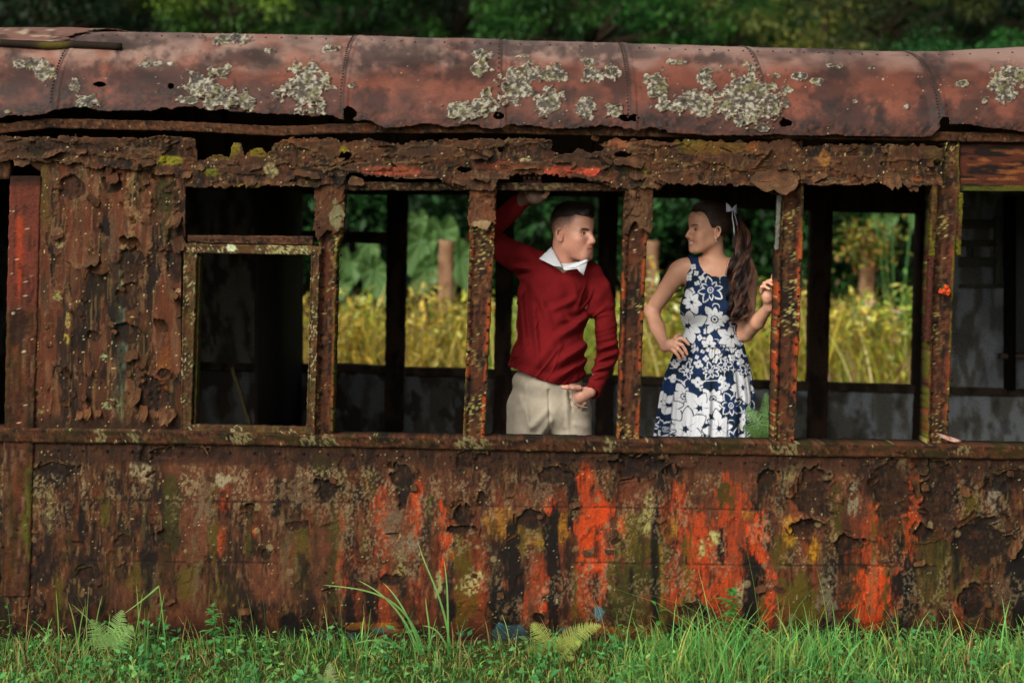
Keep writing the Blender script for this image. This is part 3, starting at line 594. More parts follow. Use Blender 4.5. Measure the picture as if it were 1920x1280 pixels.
mb = hbeam("window_rail", 352, 628, [(352, 334), (628, 334)], [(352, 347), (628, 348)], .03, .04, irc, relief=.005, s=1206); mb.build("window_rail", M['rust'], train)
mb = hbeam("window_rail", 1236, 1770, [(1236, 330), (1770, 332)], [(1236, 343), (1770, 345)], .03, .04, irc, relief=.005, s=1207); mb.build("window_rail", M['rust'], train)

# ---- posts between the windows ---------------------------------
def vpost(name, y0, y1, L, R, Y0, depth, colf, s=0, relief=.004, groove=.010, step=2.2, mat=None, parent=train, build=True):
    y = np.arange(y0, y1, step); n = len(y); l, r = interp(y, L), interp(y, R)
    prof = [(0, depth), (0, depth * .5), (0, .0), (.06, -.002), (.14, -.001), (.2, groove), (.3, groove), (.4, groove * .9), (.5, groove), (.6, groove * .9), (.7, groove), (.8, groove), (.86, -.001), (.94, -.002), (1, 0), (1, depth * .5), (1, depth)]
    v = []
    for (q, d) in prof:
        xx = l + (r - l) * q + (fbm(y / 7, 0 * y + q * 3, o=3, s=s) - .5) * (3 if q in (0, 1) else 1.5)
        p = P(xx, y, Y0); p[:, 1] += d
        if d < depth * .4: p[:, 1] -= relief * 2 * (fbm(xx / 6, y / 7, o=4, s=s + 1) - .35)
        v.append(p)
    v = np.stack(v, 1); m = len(prof)
    i = np.arange(n - 1)[:, None] * m; j = np.arange(m)[None]; j2 = (j + 1) % m
    f = np.stack([i + j, i + j2, i + m + j2, i + m + j], -1).reshape(-1, 4)[:, ::-1]
    vv = v.reshape(-1, 3); px, py = UN(np.stack([vv[:, 0], 0 * vv[:, 1] + Y0, vv[:, 2]], -1))
    q = np.tile(np.array([a for a, _ in prof]), n)
    mb = MB(); mb.add(vv, f, np.clip(colf(px, py, q), 0, 1))
    mb.f.setdefault(m, []).append(np.array([list(range(m)), [(n - 1) * m + k for k in range(m)][::-1]]))
    return mb.build(name, mat or M['rust'], parent) if build else mb
def postcol(s, orange=.5, mossL=.0, mossR=.0):
    def f(x, y, q):
        c = rust_base(x, y, s, 1.6)
        c = mix(c, lin('#7b4030'), sm(.45, .6, fbm(x / 14, y / 40, o=3, s=s + 1)) * .5)
        fl = np.maximum(sm(.24, .12, q), sm(.76, .88, q))
        c = mix(c, lin('#a8401f'), fl * orange * sm(.42, .55, fbm(x / 9, y / 26, o=4, s=s + 2)) * sm(400, 470, y))
        hole = sm(.56, .62, fbm(x / 3.5, y / 7, o=3, s=s + 3)) * np.maximum(np.exp(-((q - .22) / .07) ** 2), np.exp(-((q - .74) / .07) ** 2))
        c = mix(c, lin('#140c08'), hole * .95)
        c = mix(c, lin('#6f6c1c'), mossL * sm(.12, .02, q) * sm(.35, .55, fbm(x / 5, y / 12, o=3, s=s + 4))); c = mix(c, lin('#77731c'), mossR * sm(.88, .98, q) * sm(.35, .55, fbm(x / 5, y / 12, o=3, s=s + 5)))
        c = mix(c, lin('#a89a6a'), sm(.62, .68, fbm(x / 3, y / 3.5, o=3, s=s + 6)) * np.maximum(sm(.55, .7, fbm(x / 40, y / 60, o=2, s=s + 7)), sm(806, 824, y) * .9))
        c = mix(c, lin('#c4b494'), dots(x, y, .06, 2.8, s + 8) * .9)
        return c
    return f
yy = lambda a, b: a + 0 * b
p1 = vpost("window_post", 335, 818, [(335, 600), (455, 598), (818, 590)], [(335, 648), (445, 640), (460, 632), (818, 624)], .012, .10, postcol(1300, .35, .5, .9), s=1300)
p2 = vpost("window_post", 352, 823, [(352, 882), (500, 879), (823, 868)], [(352, 930), (470, 926), (823, 908)], .012, .10, postcol(1320, .85, .6, .5), s=1320)
p3 = vpost("window_post", 352, 828, [(352, 1172), (500, 1168), (828, 1158)], [(352, 1222), (440, 1216), (460, 1212), (828, 1198)], .012, .10, postcol(1340, .75, .2, .4), s=1340)
p4 = vpost("window_post", 262, 832, [(262, 1478), (360, 1464), (500, 1457), (832, 1449)], [(262, 1504), (360, 1507), (500, 1504), (650, 1498), (832, 1488)], .012, .11, postcol(1360, 1.0, .1, .4), s=1360, groove=.014)
p5 = vpost("window_post", 262, 836, [(262, 1776), (345, 1750), (500, 1744), (836, 1737)], [(262, 1798), (345, 1800), (430, 1798), (450, 1792), (836, 1776)], .014, .11, postcol(1380, .35, .9, .9), s=1380, groove=.016)
# peeled plates that still hang on the upper half of the posts
def plate(parent, x0, x1, y0, y1, s, cx, drift, tint='#7a4c3a', lift=.0, pale=None):
    xs = np.arange(x0 - 6, x1 + 6, 2.0); ys = np.arange(y0, y1 + 26, 2.0)
    def kf(x, y):
        n = fbm(x / 8, y / 8, o=4, s=s) - .5; dx = drift * (y - y0)
        return (x > x0 + dx + n * 12) & (x < x1 + dx + n * 12) & (y < y1 + (fbm(x / 11, 0 * y, o=3, s=s + 1) - .5) * 44)
    def hf(x, y):
        m, r, h = peel(x, y, s + 2, 18, 22, .5, .004, .012)
        return h + .008 + .006 * fbm(x / 9, y / 9, o=4, s=s + 3) + lift * sm(y1 - 30, y1, y) + .006 * np.cos((x - (x0 + x1) / 2) / (x1 - x0) * 3.0)
    def cf(x, y):
        c = mix(rust_base(x, y, s + 4, 1.2), lin(tint), .35 + .3 * fbm(x / 15, y / 15, o=2, s=s + 5))
        if pale is not None:
            m, r = blob(x, y, *pale[:4], s, .5); c = mix(c, lin(pale[4]), m * .9)
        return mix(c, lin('#b5a78c'), dots(x, y, .05, 2.8, s + 6) * .9)
    return sheet("hanging_plate", xs, ys, kf, hf, cf, .008, parent, thick=.002)
plate(p1, 592, 648, 345, 440, 1400, 0, -.04, pale=(632, 405, 12, 26, '#8d8570'))
plate(p2, 880, 932, 350, 425, 1420, 0, -.03, '#8a5240', lift=.02, pale=(905, 420, 20, 8, '#a08674'))
plate(p3, 1172, 1226, 345, 430, 1440, 0, -.03, '#6f4c3c', pale=(1198, 395, 18, 34, '#7a5545'))
mb = MB()   # a grey weathered lath on post four, strips of mossy wood on post five
mb.bar(V(1461, 362, .0), V(1456, 468, .0), .016, .02, lin('#5c5d52'), n=40, rough=.0016); mb.build("wooden_lath", M['wood'], p4)
mb = MB(); mossf = lambda v: mix(np.broadcast_to(lin('#43281a'), v.shape), lin('#524e12'), sm(.4, .6, fbm(v[:, 0] * 60, v[:, 2] * 22, o=3, s=5)))
mb.bar(V(1752, 342, -.01), V(1746, 480, -.01), .024, .03, None, n=60, rough=.002, colf=mossf)
mb.bar(V(1746, 480, -.01), V(1738, 640, .0), .022, .03, lin('#43241a'), n=60, rough=.002)
mb.build("wooden_lath", M['wood'], p5)
mb = MB(); mb.bar(V(1802, 362, -.004), V(1796, 478, -.004), .016, .02, None, n=50, rough=.002, colf=mossf); mb.build("wooden_lath", M['wood'], p5)
mb = MB()
for k in range(15): # orange bracket fungus on post five
    a = rng.normal(0, 1, 3); mb.dome(np.array(V(1771, 545, -.012)) + a * [.012, .003, .007], rng.uniform(.006, .012), (rng.normal(0, .4), -1, rng.normal(0, .4)), lin('#b8461c'), k=7)
mb.build("orange_fungus", M['cloth'], p5)
def rivets(parent, pts, Y, c='#4a2c20', r=.0065):
    mb = MB()
    for (x, y) in pts: mb.dome(np.array(V(x, y, Y)), r * rng.uniform(.8, 1.2), (0, -1, 0), lin(c) * rng.uniform(.6, 1.3), k=8)
    mb.build("rivet_line", M['rust'], parent)
for pp, a0, a1, b0, b1, y0, y1 in ((p2, 884, 873, 922, 905, 440, 815), (p3, 1175, 1163, 1210, 1192, 450, 820), (p4, 1463, 1454, 1500, 1484, 480, 825), (p1, 606, 596, 638, 620, 470, 810), (p5, 1754, 1744, 1793, 1772, 600, 828)):
    pts = []
    for k in np.arange(0, 1, .065):
        if rng.random() < .75: pts.append((a0 + (a1 - a0) * k, y0 + (y1 - y0) * k))
        if rng.random() < .75: pts.append((b0 + (b1 - b0) * k, y0 + (y1 - y0) * k + 8))
    rivets(pp, pts, .008)
rivets(low, [(x, interp(x, SILLB) + 14) for x in np.arange(-30, 1950, 46)], -.004)

# ---- window sash in the first opening --------------------------
def sashcol(x, y, q=None):
    c = rust_base(x, y, 1500, 1.0); c = mix(c, lin('#7a4a36'), .4 + 0 * x)
    e = sm(.5, .62, fbm(x / 5, y / 5, o=4, s=1501))
    c = mix(c, lin('#6c6a2c'), e * .5); c = mix(c, lin('#b5b09a'), sm(.60, .67, fbm(x / 3, y / 3, o=3, s=1502)) * .8 * sm(.42, .62, fbm(x / 26, y / 26, o=2, s=1504)))
    return c
sash = empty("window_sash"); sash.parent = train; sash.matrix_parent_inverse = Matrix.Translation(-train.location)
def sub(o): o.parent = sash; return o
TPc = lambda x, y: mix(mix(sashcol(x, y), lin('#c4c8c0'), blob(x, y, 434, 465, 9, 7, 3, .2)[0]), lin('#aaa884'), sm(495, 520, x) * sm(590, 560, x) * sm(.45, .55, fbm(x / 5, y / 4, o=3, s=1503)) * .8)
for nm, a in (("top_rail", hbeam("", 343, 602, [(343, 456), (602, 462)], [(343, 474), (602, 478)], -.014, .05, TPc, parent=None, relief=.004, s=1510)), ("bottom_rail", hbeam("", 350, 590, [(350, 796), (590, 801)], [(350, 808), (590, 815)], -.022, .05, sashcol, parent=None, relief=.004, s=1511)), ("head_bar", hbeam("", 352, 586, [(352, 441), (586, 443)], [(352, 455), (586, 460)], -.006, .05, gutc, parent=None, relief=.004, s=1512))):
    sub(a.build(nm, M['rust'], None))
for nm, a in (("stile", vpost("", 456, 812, [(456, 345), (812, 338)], [(456, 370), (812, 358)], -.012, .05, sashcol, s=1520, groove=.002, build=False)), ("stile", vpost("", 462, 812, [(462, 584), (812, 574)], [(462, 600), (812, 590)], -.012, .05, sashcol, s=1521, groove=.002, build=False))):
    sub(a.build(nm, M['rust'], None))
vpost("window_stop", 478, 800, [(478, 371), (800, 363)], [(478, 376), (800, 367)], .01, .06, lambda x, y, q: mix(np.broadcast_to(lin('#6b4a2c'), x.shape + (3,)), lin('#5f6420'), sm(.4, .6, fbm(x / 4, y / 9, o=3, s=8))), s=1530, groove=0)

# ---- door jamb at the left edge --------------------------------
def jambcol(x, y, q):
    c = mix(np.broadcast_to(lin('#552c20'), x.shape + (3,)), lin('#5e2f22'), sm(.4, .6, fbm(x / 6, y / 60, o=4, s=1601)))
    c = mix(c, lin('#a03a1a'), streak(x, y, 38, 400, 560, 10, 1602) * .6)
    g = sm(545, 600, y + (fbm(x / 9, y / 30, o=3, s=1603) - .5) * 60); c = mix(c, mix(rust_base(x, y, 1604, 5), lin('#3c3610'), .5 * sm(.4, .6, fbm(x / 6, y / 50, o=3, s=1605))) * .55, g)
    c = mix(c, lin('#4a4a14'), streak(x, y, 52, 880, 1040, 14, 1606) * .8); c = mix(c, lin('#20150f'), blob(x, y, 36, 610, 16, 34, 3, .5)[0] * .8)
    c = mix(c, lin('#2a1a12'), sm(360, 335, y))
    c = mix(c, lin('#2a1a14'), sm(.62, .7, fbm(x / 2.5, y / 50, o=3, s=1607)) * .7)
    return mix(c, lin('#b8a888'), dots(x, y, .05, 3, 1608) * .9)
vpost("door_jamb", 330, 1118, [(330, 19), (560, 13), (1118, 2)], [(330, 77), (560, 70), (1118, 55)], -.008, .10, jambcol, s=1600, groove=-.001, relief=.003, mat=M['wood'])
def flatcol(s, a, b): return lambda x, y: mix(np.broadcast_to(lin(a), np.shape(x) + (3,)), lin(b), sm(.4, .6, fbm(x / 14, y / 40, o=4, s=s)))
hb = hbeam("", -900, 60, [(-900, 1108), (60, 1108)], [(-900, 1180), (60, 1180)], .03, .1, flatcol(3, '#2a1c14', '#1c130e'), n=160); hb.build("door_step", M['wood'], train)
hb = hbeam("", -900, 18, [(-900, 286), (18, 290)], [(-900, 332), (18, 336)], .0, .06, gutc, n=200); hb.build("door_head", M['rust'], train)
vpost("door_jamb", 330, 1118, [(330, -290), (1118, -300)], [(330, -240), (1118, -250)], -.008, .10, jambcol, s=1610, groove=-.001, relief=.003, mat=M['wood'])
mb = hbeam("", -900, -290, [(-900, 286), (-290, 286)], [(-900, 826), (-290, 826)], .0, .02, lambda x, y: rust_base(x, y, 1620, 4), n=300, ncross=120, relief=.008); mb.build("side_panel", M['rust'], train)

# ---- panel to the right of the last window ---------------------
def rpc(x, y):
    c = mix(np.broadcast_to(lin('#6b3323'), x.shape + (3,)), lin('#2c1811'), sm(.42, .6, fbm(x / 60, y / 9, o=4, s=1701)))
    c = mix(c, lin('#9a5a34'), sm(.58, .7, fbm(x / 50, y / 7, o=4, s=1702)) * .8)
    c = mix(c, lin('#20130e'), sm(290, 270, y) * .6)
    return mix(c, lin('#64681a'), sm(347, 351, y) * (.5 + .5 * sm(.4, .6, fbm(x / 10, y / 4, o=3, s=1703))))
mb = hbeam("", 1800, 2800, [(1800, 262), (2800, 280)], [(1800, 358), (2800, 366)], .03, .04, rpc, n=420, ncross=40, relief=.002); mb.build("header_panel", M['rust'], train)
vpost("window_post", 262, 840, [(262, 2060), (840, 2040)], [(262, 2110), (840, 2090)], .012, .10, postcol(1710, .6, .3, .4), s=1710)
vpost("window_post", 262, 840, [(262, 2360), (840, 2340)], [(262, 2410), (840, 2390)], .012, .10, postcol(1720, .6, .3, .4), s=1720)

# ---- inside and far side ---------------------------------------
FY = 2.70
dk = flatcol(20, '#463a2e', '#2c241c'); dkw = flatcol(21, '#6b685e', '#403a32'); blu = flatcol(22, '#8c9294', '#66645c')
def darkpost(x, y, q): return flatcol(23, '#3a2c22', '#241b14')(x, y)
FT = [(-300, 660), (565, 684), (650, 683), (757, 690), (870, 692), (1190, 707), (1210, 708), (1500, 717), (1720, 723), (2300, 740)]
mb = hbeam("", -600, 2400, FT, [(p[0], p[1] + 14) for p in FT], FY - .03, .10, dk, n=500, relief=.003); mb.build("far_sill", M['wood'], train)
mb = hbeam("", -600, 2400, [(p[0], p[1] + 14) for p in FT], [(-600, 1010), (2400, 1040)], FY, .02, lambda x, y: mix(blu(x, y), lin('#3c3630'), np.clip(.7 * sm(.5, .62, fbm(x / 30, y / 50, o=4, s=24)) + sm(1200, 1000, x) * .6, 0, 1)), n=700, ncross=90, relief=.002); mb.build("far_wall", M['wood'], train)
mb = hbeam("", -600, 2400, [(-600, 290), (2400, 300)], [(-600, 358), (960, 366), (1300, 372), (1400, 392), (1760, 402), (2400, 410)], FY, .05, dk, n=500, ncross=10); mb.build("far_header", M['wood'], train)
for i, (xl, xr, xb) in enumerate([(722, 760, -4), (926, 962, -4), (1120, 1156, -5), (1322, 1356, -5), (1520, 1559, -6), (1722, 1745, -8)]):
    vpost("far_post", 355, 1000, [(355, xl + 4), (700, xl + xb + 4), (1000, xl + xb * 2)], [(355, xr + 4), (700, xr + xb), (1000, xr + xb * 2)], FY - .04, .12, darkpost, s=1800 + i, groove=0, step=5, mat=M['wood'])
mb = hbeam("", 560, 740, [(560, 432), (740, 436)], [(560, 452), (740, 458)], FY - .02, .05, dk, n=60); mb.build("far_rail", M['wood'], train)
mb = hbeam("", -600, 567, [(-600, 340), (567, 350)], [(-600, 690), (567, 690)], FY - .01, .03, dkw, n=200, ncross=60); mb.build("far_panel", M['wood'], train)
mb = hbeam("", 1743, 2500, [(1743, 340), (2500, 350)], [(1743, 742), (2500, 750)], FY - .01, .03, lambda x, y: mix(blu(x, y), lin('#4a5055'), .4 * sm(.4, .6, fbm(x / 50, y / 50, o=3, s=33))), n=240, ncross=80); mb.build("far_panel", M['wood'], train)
mb = MB()  # ventilation grille and pilaster on the far panel
for (x0, x1, y0, y1) in ((1800, 1866, 412, 428), (1800, 1866, 450, 462), (1800, 1866, 482, 500), (1866, 1876, 405, 540), (1800, 1880, 532, 540), (1816, 1822, 462, 482)):
    a, b = P(x0, y1, FY - .05), P(x1, y0, FY - .02); mb.box(a, b, lin('#55554a'), jit=.0015)
mb.build("vent_grille", M['wood'], train)
mb = MB()
for (x0, x1, y0, y1, c) in ((1890, 1896, 370, 730, '#17130f'), (1906, 1990, 370, 660, '#4c4f4c'), (1880, 2000, 662, 672, '#5a4a3e')):
    a, b = P(x0, y1, FY - .10), P(x1, y0, FY - .02); mb.box(a, b, lin(c), jit=.001)
mb.build("far_cupboard", M['wood'], train)
xp = float(P(567, 500, FY)[0])
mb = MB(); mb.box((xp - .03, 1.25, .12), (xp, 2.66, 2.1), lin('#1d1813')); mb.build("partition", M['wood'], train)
xp2 = float(P(1990, 500, FY)[0])
mb = MB(); mb.box((xp2, .25, .12), (xp2 + .03, 2.66, 2.1), lin('#26231f')); mb.build("partition", M['wood'], train)
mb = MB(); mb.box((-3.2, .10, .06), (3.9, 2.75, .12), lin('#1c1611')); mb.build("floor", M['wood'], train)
mb = MB()
for k in range(11):     # roof hoops
    X0 = -3.0 + k * .64; t = np.linspace(.1, math.pi + .9, 46); Y, z = roof_pt(np.full(46, X0), t); mb.tube(np.stack([0 * t + X0, Y + .05 * np.cos(np.clip(t, 0, 1.57)) - .05 * np.clip(t - 2.57, 0, 1), z - .035], -1), .016, lin('#1a120d'), 6)
    o = mb.build("roof_hoop", M['wood'], train); mb = MB()
mb.bar(V(436, 690, 1.9), V(470, 800, 1.7), .02, .02, lin('#4c4630'), n=20); o = mb.build("wooden_stick", M['wood'])
tag(o, "pale wooden stick leaning in the dark behind the framed window", "stick")
mb.n and None
for q, x0 in ((-3.3, -3.3), (3.9, 3.9)):
    mb = MB(); Yg, zg = roof_pt(np.full(40, float(np.clip(q, -3, 3))), np.linspace(0, math.pi + 1.0, 40))
    v = [(q + d, y, z) for d in (0, .03) for y, z in zip(Yg, zg - .01)] + [(q + d, y, .05) for d in (0, .03) for y in (Yg[0], Yg[-1])]
    mb.v.append(np.array(v)); mb.c.append(np.broadcast_to(lin('#3a2419'), (len(v), 3))); mb.n = len(v)
    mb.f[42] = [np.array([list(range(40)) + [81, 80], (list(range(40, 80)) + [83, 82])[::-1]])]
    mb.f[4] = [np.array([[i, i + 40, i + 41, i + 1] for i in range(39)])]
    mb.build("end_wall", M['rust'], train, smooth=False)
# ================================================================ implicit surfaces for the people
def rc(a, b, ra, rb, k=.012, op='u'): return ('c', np.asarray(a, float), np.asarray(b, float), ra, rb, k, op)
def el(c, r, ax=None, k=.015, op='u'):
    """ellipsoid; ax rows = its own axes"""
    return ('e', np.asarray(c, float), np.asarray(r, float), np.eye(3) if ax is None else np.asarray(ax, float), 0, k, op)
def _d(p, q):
    if q[0] == 'c':
        a, b, ra, rb = q[1:5]; ba = b - a; pa = p - a
        h = np.clip(pa @ ba / max(ba @ ba, 1e-12), 0, 1)
        return np.linalg.norm(pa - h[:, None] * ba, axis=1) - (ra + (rb - ra) * h)
    l = (p - q[1]) @ q[3].T; k0 = np.linalg.norm(l / q[2], axis=1); k1 = np.linalg.norm(l / q[2] ** 2, axis=1) + 1e-9
    return k0 * (k0 - 1) / k1
def _bs(q):
    if q[0] == 'c': return (q[1] + q[2]) / 2, np.linalg.norm(q[1] - q[2]) / 2 + max(q[3], q[4])
    return q[1], q[2].max()
def _eval(p, prims, post):
    d = np.full(len(p), 1.0)
    for q in prims:
        e = _d(p, q); k = q[5]
        if q[6] == 'u':
            h = np.clip(.5 + .5 * (d - e) / k, 0, 1); d = d + (e - d) * h - k * h * (1 - h)
        else:
            h = np.clip(.5 - .5 * (d + e) / k, 0, 1); d = d + (-e - d) * h + k * h * (1 - h)
    if post is not None: d = post(p, d)
    return d
def sdf_mesh(prims, res, post=None, B=14, margin=.02):
    """surface nets over the blocks near the surface; returns vertices and quads"""
    bs = [_bs(q) for q in prims]; C = np.array([b[0] for b in bs]); R = np.array([b[1] for b in bs]); pos = np.array([q[6] == 'u' for q in prims])
    lo = (C - R[:, None])[pos].min(0) - .03; hi = (C + R[:, None])[pos].max(0) + .03
    nb = np.ceil((hi - lo) / (res * B)).astype(int); half = res * B * math.sqrt(3) / 2
    keys, posn, quads = [], [], []
    N = (nb * B + 2).astype(np.int64)
    key = lambda i, j, k: (i * N[1] + j) * N[2] + k
    g = np.arange(B + 1); GI, GJ, GK = np.meshgrid(g, g, g, indexing='ij')
    bi = np.stack(np.meshgrid(*[np.arange(n) for n in nb], indexing='ij'), -1).reshape(-1, 3)
    ctr = lo + (bi + .5) * res * B
    db = np.full(len(bi), 9.0)
    for q in prims:
        if q[6] == 'u': db = np.minimum(db, _d(ctr, q))
    for b0, c0 in zip(bi[np.abs(db) < half * 1.35 + margin], ctr[np.abs(db) < half * 1.35 + margin]):
        near = [q for q, cc, rr in zip(prims, C, R) if np.linalg.norm(cc - c0) < rr + half + q[5] + margin + .02]
        if not near: continue
        off = b0 * B
        p = lo + (np.stack([GI, GJ, GK], -1).reshape(-1, 3) + off) * res
        d = _eval(p, near, post).reshape(B + 1, B + 1, B + 1)
        if d.min() > 0 or d.max() < 0: continue
        s = d < 0
        cs = np.zeros((B, B, B, 3)); cn = np.zeros((B, B, B))
        for ax in range(3):
            o1, o2 = [a for a in range(3) if a != ax]
            for u in (0, 1):
                for w in (0, 1):
                    sl0 = [slice(0, B)] * 3; sl1 = [slice(0, B)] * 3
                    sl0[o1] = slice(u, B + u); sl1[o1] = slice(u, B + u); sl0[o2] = slice(w, B + w); sl1[o2] = slice(w, B + w); sl1[ax] = slice(1, B + 1)
                    d0, d1 = d[tuple(sl0)], d[tuple(sl1)]; cr = (d0 < 0) != (d1 < 0)
                    t = np.where(cr, d0 / np.where(cr, d0 - d1, 1), 0)
                    cs[..., ax] += np.where(cr, t, 0); cs[..., o1] += cr * u; cs[..., o2] += cr * w; cn += cr
        act = cn > 0; I, J, K = np.nonzero(act)
        keys.append(key(I + off[0], J + off[1], K + off[2])); posn.append(lo + (cs[act] / cn[act][:, None] + np.stack([I, J, K], -1) + off) * res)
        for ax in range(3):
            sl0 = [slice(0, B)] * 3; sl1 = [slice(0, B)] * 3; sl1[ax] = slice(1, B + 1)
            a, b = s[tuple(sl0)], s[tuple(sl1)]; I, J, K = np.nonzero(a != b)
            if not len(I): continue
            q0 = np.stack([I, J, K], -1) + off; o1, o2 = (ax + 1) % 3, (ax + 2) % 3
            e1 = np.eye(3, dtype=int)[o1]; e2 = np.eye(3, dtype=int)[o2]
            kk = np.stack([key(*(q0 - o).T) for o in (0 * e1, e1, e1 + e2, e2)], -1)
            fl = a[I, J, K]; kk[~fl] = kk[~fl][:, ::-1]; quads.append(kk)
    keys = np.concatenate(keys); posn = np.concatenate(posn); o = np.argsort(keys); keys, posn = keys[o], posn[o]
    Q = np.concatenate(quads); ix = np.searchsorted(keys, Q); ix = np.clip(ix, 0, len(keys) - 1)
    ok = (keys[ix] == Q).all(1); return posn, ix[ok]
def vnormals(v, f):
    n = np.cross(v[f[:, 2]] - v[f[:, 0]], v[f[:, 3]] - v[f[:, 1]]); N = np.zeros_like(v)
    for i in range(4): np.add.at(N, f[:, i], n)
    return N / (np.linalg.norm(N, axis=1)[:, None] + 1e-12)
def relax(v, f, it=2, lam=.5):
    for _ in range(it):
        s = np.zeros_like(v); c = np.zeros(len(v))
        for i in range(4):
            a, b = f[:, i], f[:, (i + 1) % 4]; np.add.at(s, a, v[b]); np.add.at(c, a, 1); np.add.at(s, b, v[a]); np.add.at(c, b, 1)
        v = v + lam * (s / np.maximum(c, 1)[:, None] - v)
    return v
class Frame:
    """head frame: f forward, s to the side that the camera sees, u up, k scale"""
    def __init__(s, o, f, u, side, k=1.0):
        s.o = np.asarray(o, float); s.f = np.asarray(f, float) / np.linalg.norm(f)
        u = np.asarray(u, float); u = u - s.f * (u @ s.f); s.u = u / np.linalg.norm(u)
        s.s = np.cross(s.f, s.u); s.s *= np.sign(s.s @ np.asarray(side, float)); s.k = k
        s.ax = np.stack([s.f, s.s, s.u])
    def __call__(s, f, sd, u): return s.o + s.k * (f * s.f + sd * s.s + u * s.u)
    def loc(s, p): return ((p - s.o) @ s.ax.T) / s.k
def head_prims(F, female=False):
    k = F.k; E = lambda c, r, kk=.018, op='u', ax=None: el(F(*c), np.array(r) * k, F.ax if ax is None else ax, kk * k, op)
    Rr = lambda a, b, ra, rb, kk=.012, op='u': rc(F(*a), F(*b), ra * k, rb * k, kk * k, op)
    w = .93 if female else 1.0
    pr = [E((-.014, 0, .040), (.097, .076, .088)), E((.030, 0, -.010), (.070, .063 * w, .090), .03), E((.040, 0, -.062), (.050, .047 * w, .046), .03),
          E((.050, 0, .055), (.052, .058, .048), .03)]
    if female: pr += [Rr((.086, 0, -.101), (.082, 0, -.096), .0165, .0165, .02)]
    else: pr += [Rr((.078, -.012, -.100), (.078, .012, -.100), .019, .019, .02), E((.035, 0, -.098), (.050, .042, .018), .03)]
    for sg in (-1, 1):
        pr += [Rr((.0, sg * .050 * w, -.058), (.066, sg * .020, -.100), .016, .016, .03), E((.045, sg * .034 * w, -.046), (.036, .026, .036), .03),          # jaw line
               E((.062, sg * .040, -.024), (.024, .024, .020), .022),                               # cheek bone
               Rr((.086, sg * .012, .021), (.072, sg * .046, .017), .0085 if female else .0115, .008, .016)]   # brow
        if female: pr += [E((.066, sg * .036, -.046), (.022, .020, .018), .02)]                     # smiling cheek
        pr += [E((.092, sg * .031, .0015), (.0150, .0175, .0125), .012, 's')]
        pr += [E((.0745, sg * .031, .0010), (.0128, .0140, .0120), .003)]                           # lids
        pr += [E((.0905, sg * .032, -.0005), (.010, .0125, .0040 if female else .0030), .002, 's')]
    nl = .114 if not female else .119
    pr += [Rr((.090, 0, .012), (nl, 0, -.034), .0075, .0122 if not female else .0082, .012), E((nl - .012, 0, -.040), (.012, .013 if not female else .010, .0085), .008)]
    for sg in (-1, 1): pr += [E((nl - .016, sg * .0125, -.041), (.0115, .0075, .0085), .006), E((nl - .012, sg * .0065, -.0475), (.006, .0033, .004), .003, 's')]
    if female:   # open smile
        pr += [E((.082, 0, -.072), (.020, .028, .020), .016)]
        for sg in (-1, 1): pr += [Rr((.1025, 0, -.0605), (.085, sg * .024, -.0580), .0038, .0034, .006), Rr((.085, sg * .024, -.0580), (.066, sg * .036, -.0545), .0034, .0022, .006), Rr((.1000, 0, -.0825), (.084, sg * .024, -.0745), .0048, .0042, .006), Rr((.084, sg * .024, -.0730), (.066, sg * .036, -.0570), .0042, .0022, .006)]
        for sg in (-1, 1): pr += [Rr((.104, 0, -.0705), (.090, sg * .023, -.0660), .0068, .0060, .0015, 's'), Rr((.090, sg * .022, -.0655), (.073, sg * .0350, -.0570), .0060, .0038, .0015, 's')]
    else:
        pr += [E((.086, 0, -.070), (.020, .028, .022), .018)]
        for sg in (-1, 1): pr += [Rr((.1005, 0, -.0640), (.083, sg * .027, -.0655), .0046, .0028, .007), Rr((.0995, 0, -.0745), (.083, sg * .025, -.0690), .0056, .0032, .007)]
        pr += [Rr((.108, -.0, -.0690), (.089, .027, -.0672), .0018, .0014, .003, 's'), Rr((.108, 0, -.0690), (.089, -.027, -.0672), .0018, .0014, .003, 's')]
    for sg in (-1, 1):   # ears
        t = np.array([[math.cos(.25), 0, math.sin(.25)], [0, 1, 0], [-math.sin(.25), 0, math.cos(.25)]]) @ np.diag([1, 1, 1.0]) @ F.ax
        y0 = .0745
        ea = []
        for i in range(13):
            a = -2.4 + i * 4.5 / 12; ea.append((-.014 - .0145 * math.cos(a) * (1 if math.sin(a) > 0 else .8) - .004 * math.sin(a), sg * (y0 + .007 + .006 * max(0, math.cos(a))), -.009 + .0275 * math.sin(a)))
        for a, b in zip(ea[:-1], ea[1:]): pr.append(Rr(a, b, .0042, .0042, .004))
        pr += [E((-.012, sg * (y0 + .001), -.010), (.0135, .0065, .024), .006), E((-.006, sg * (y0 + .005), -.033), (.0075, .005, .009), .006), E((-.009, sg * (y0 + .0095), -.010), (.0070, .0045, .0125), .004, 's')]
    return pr
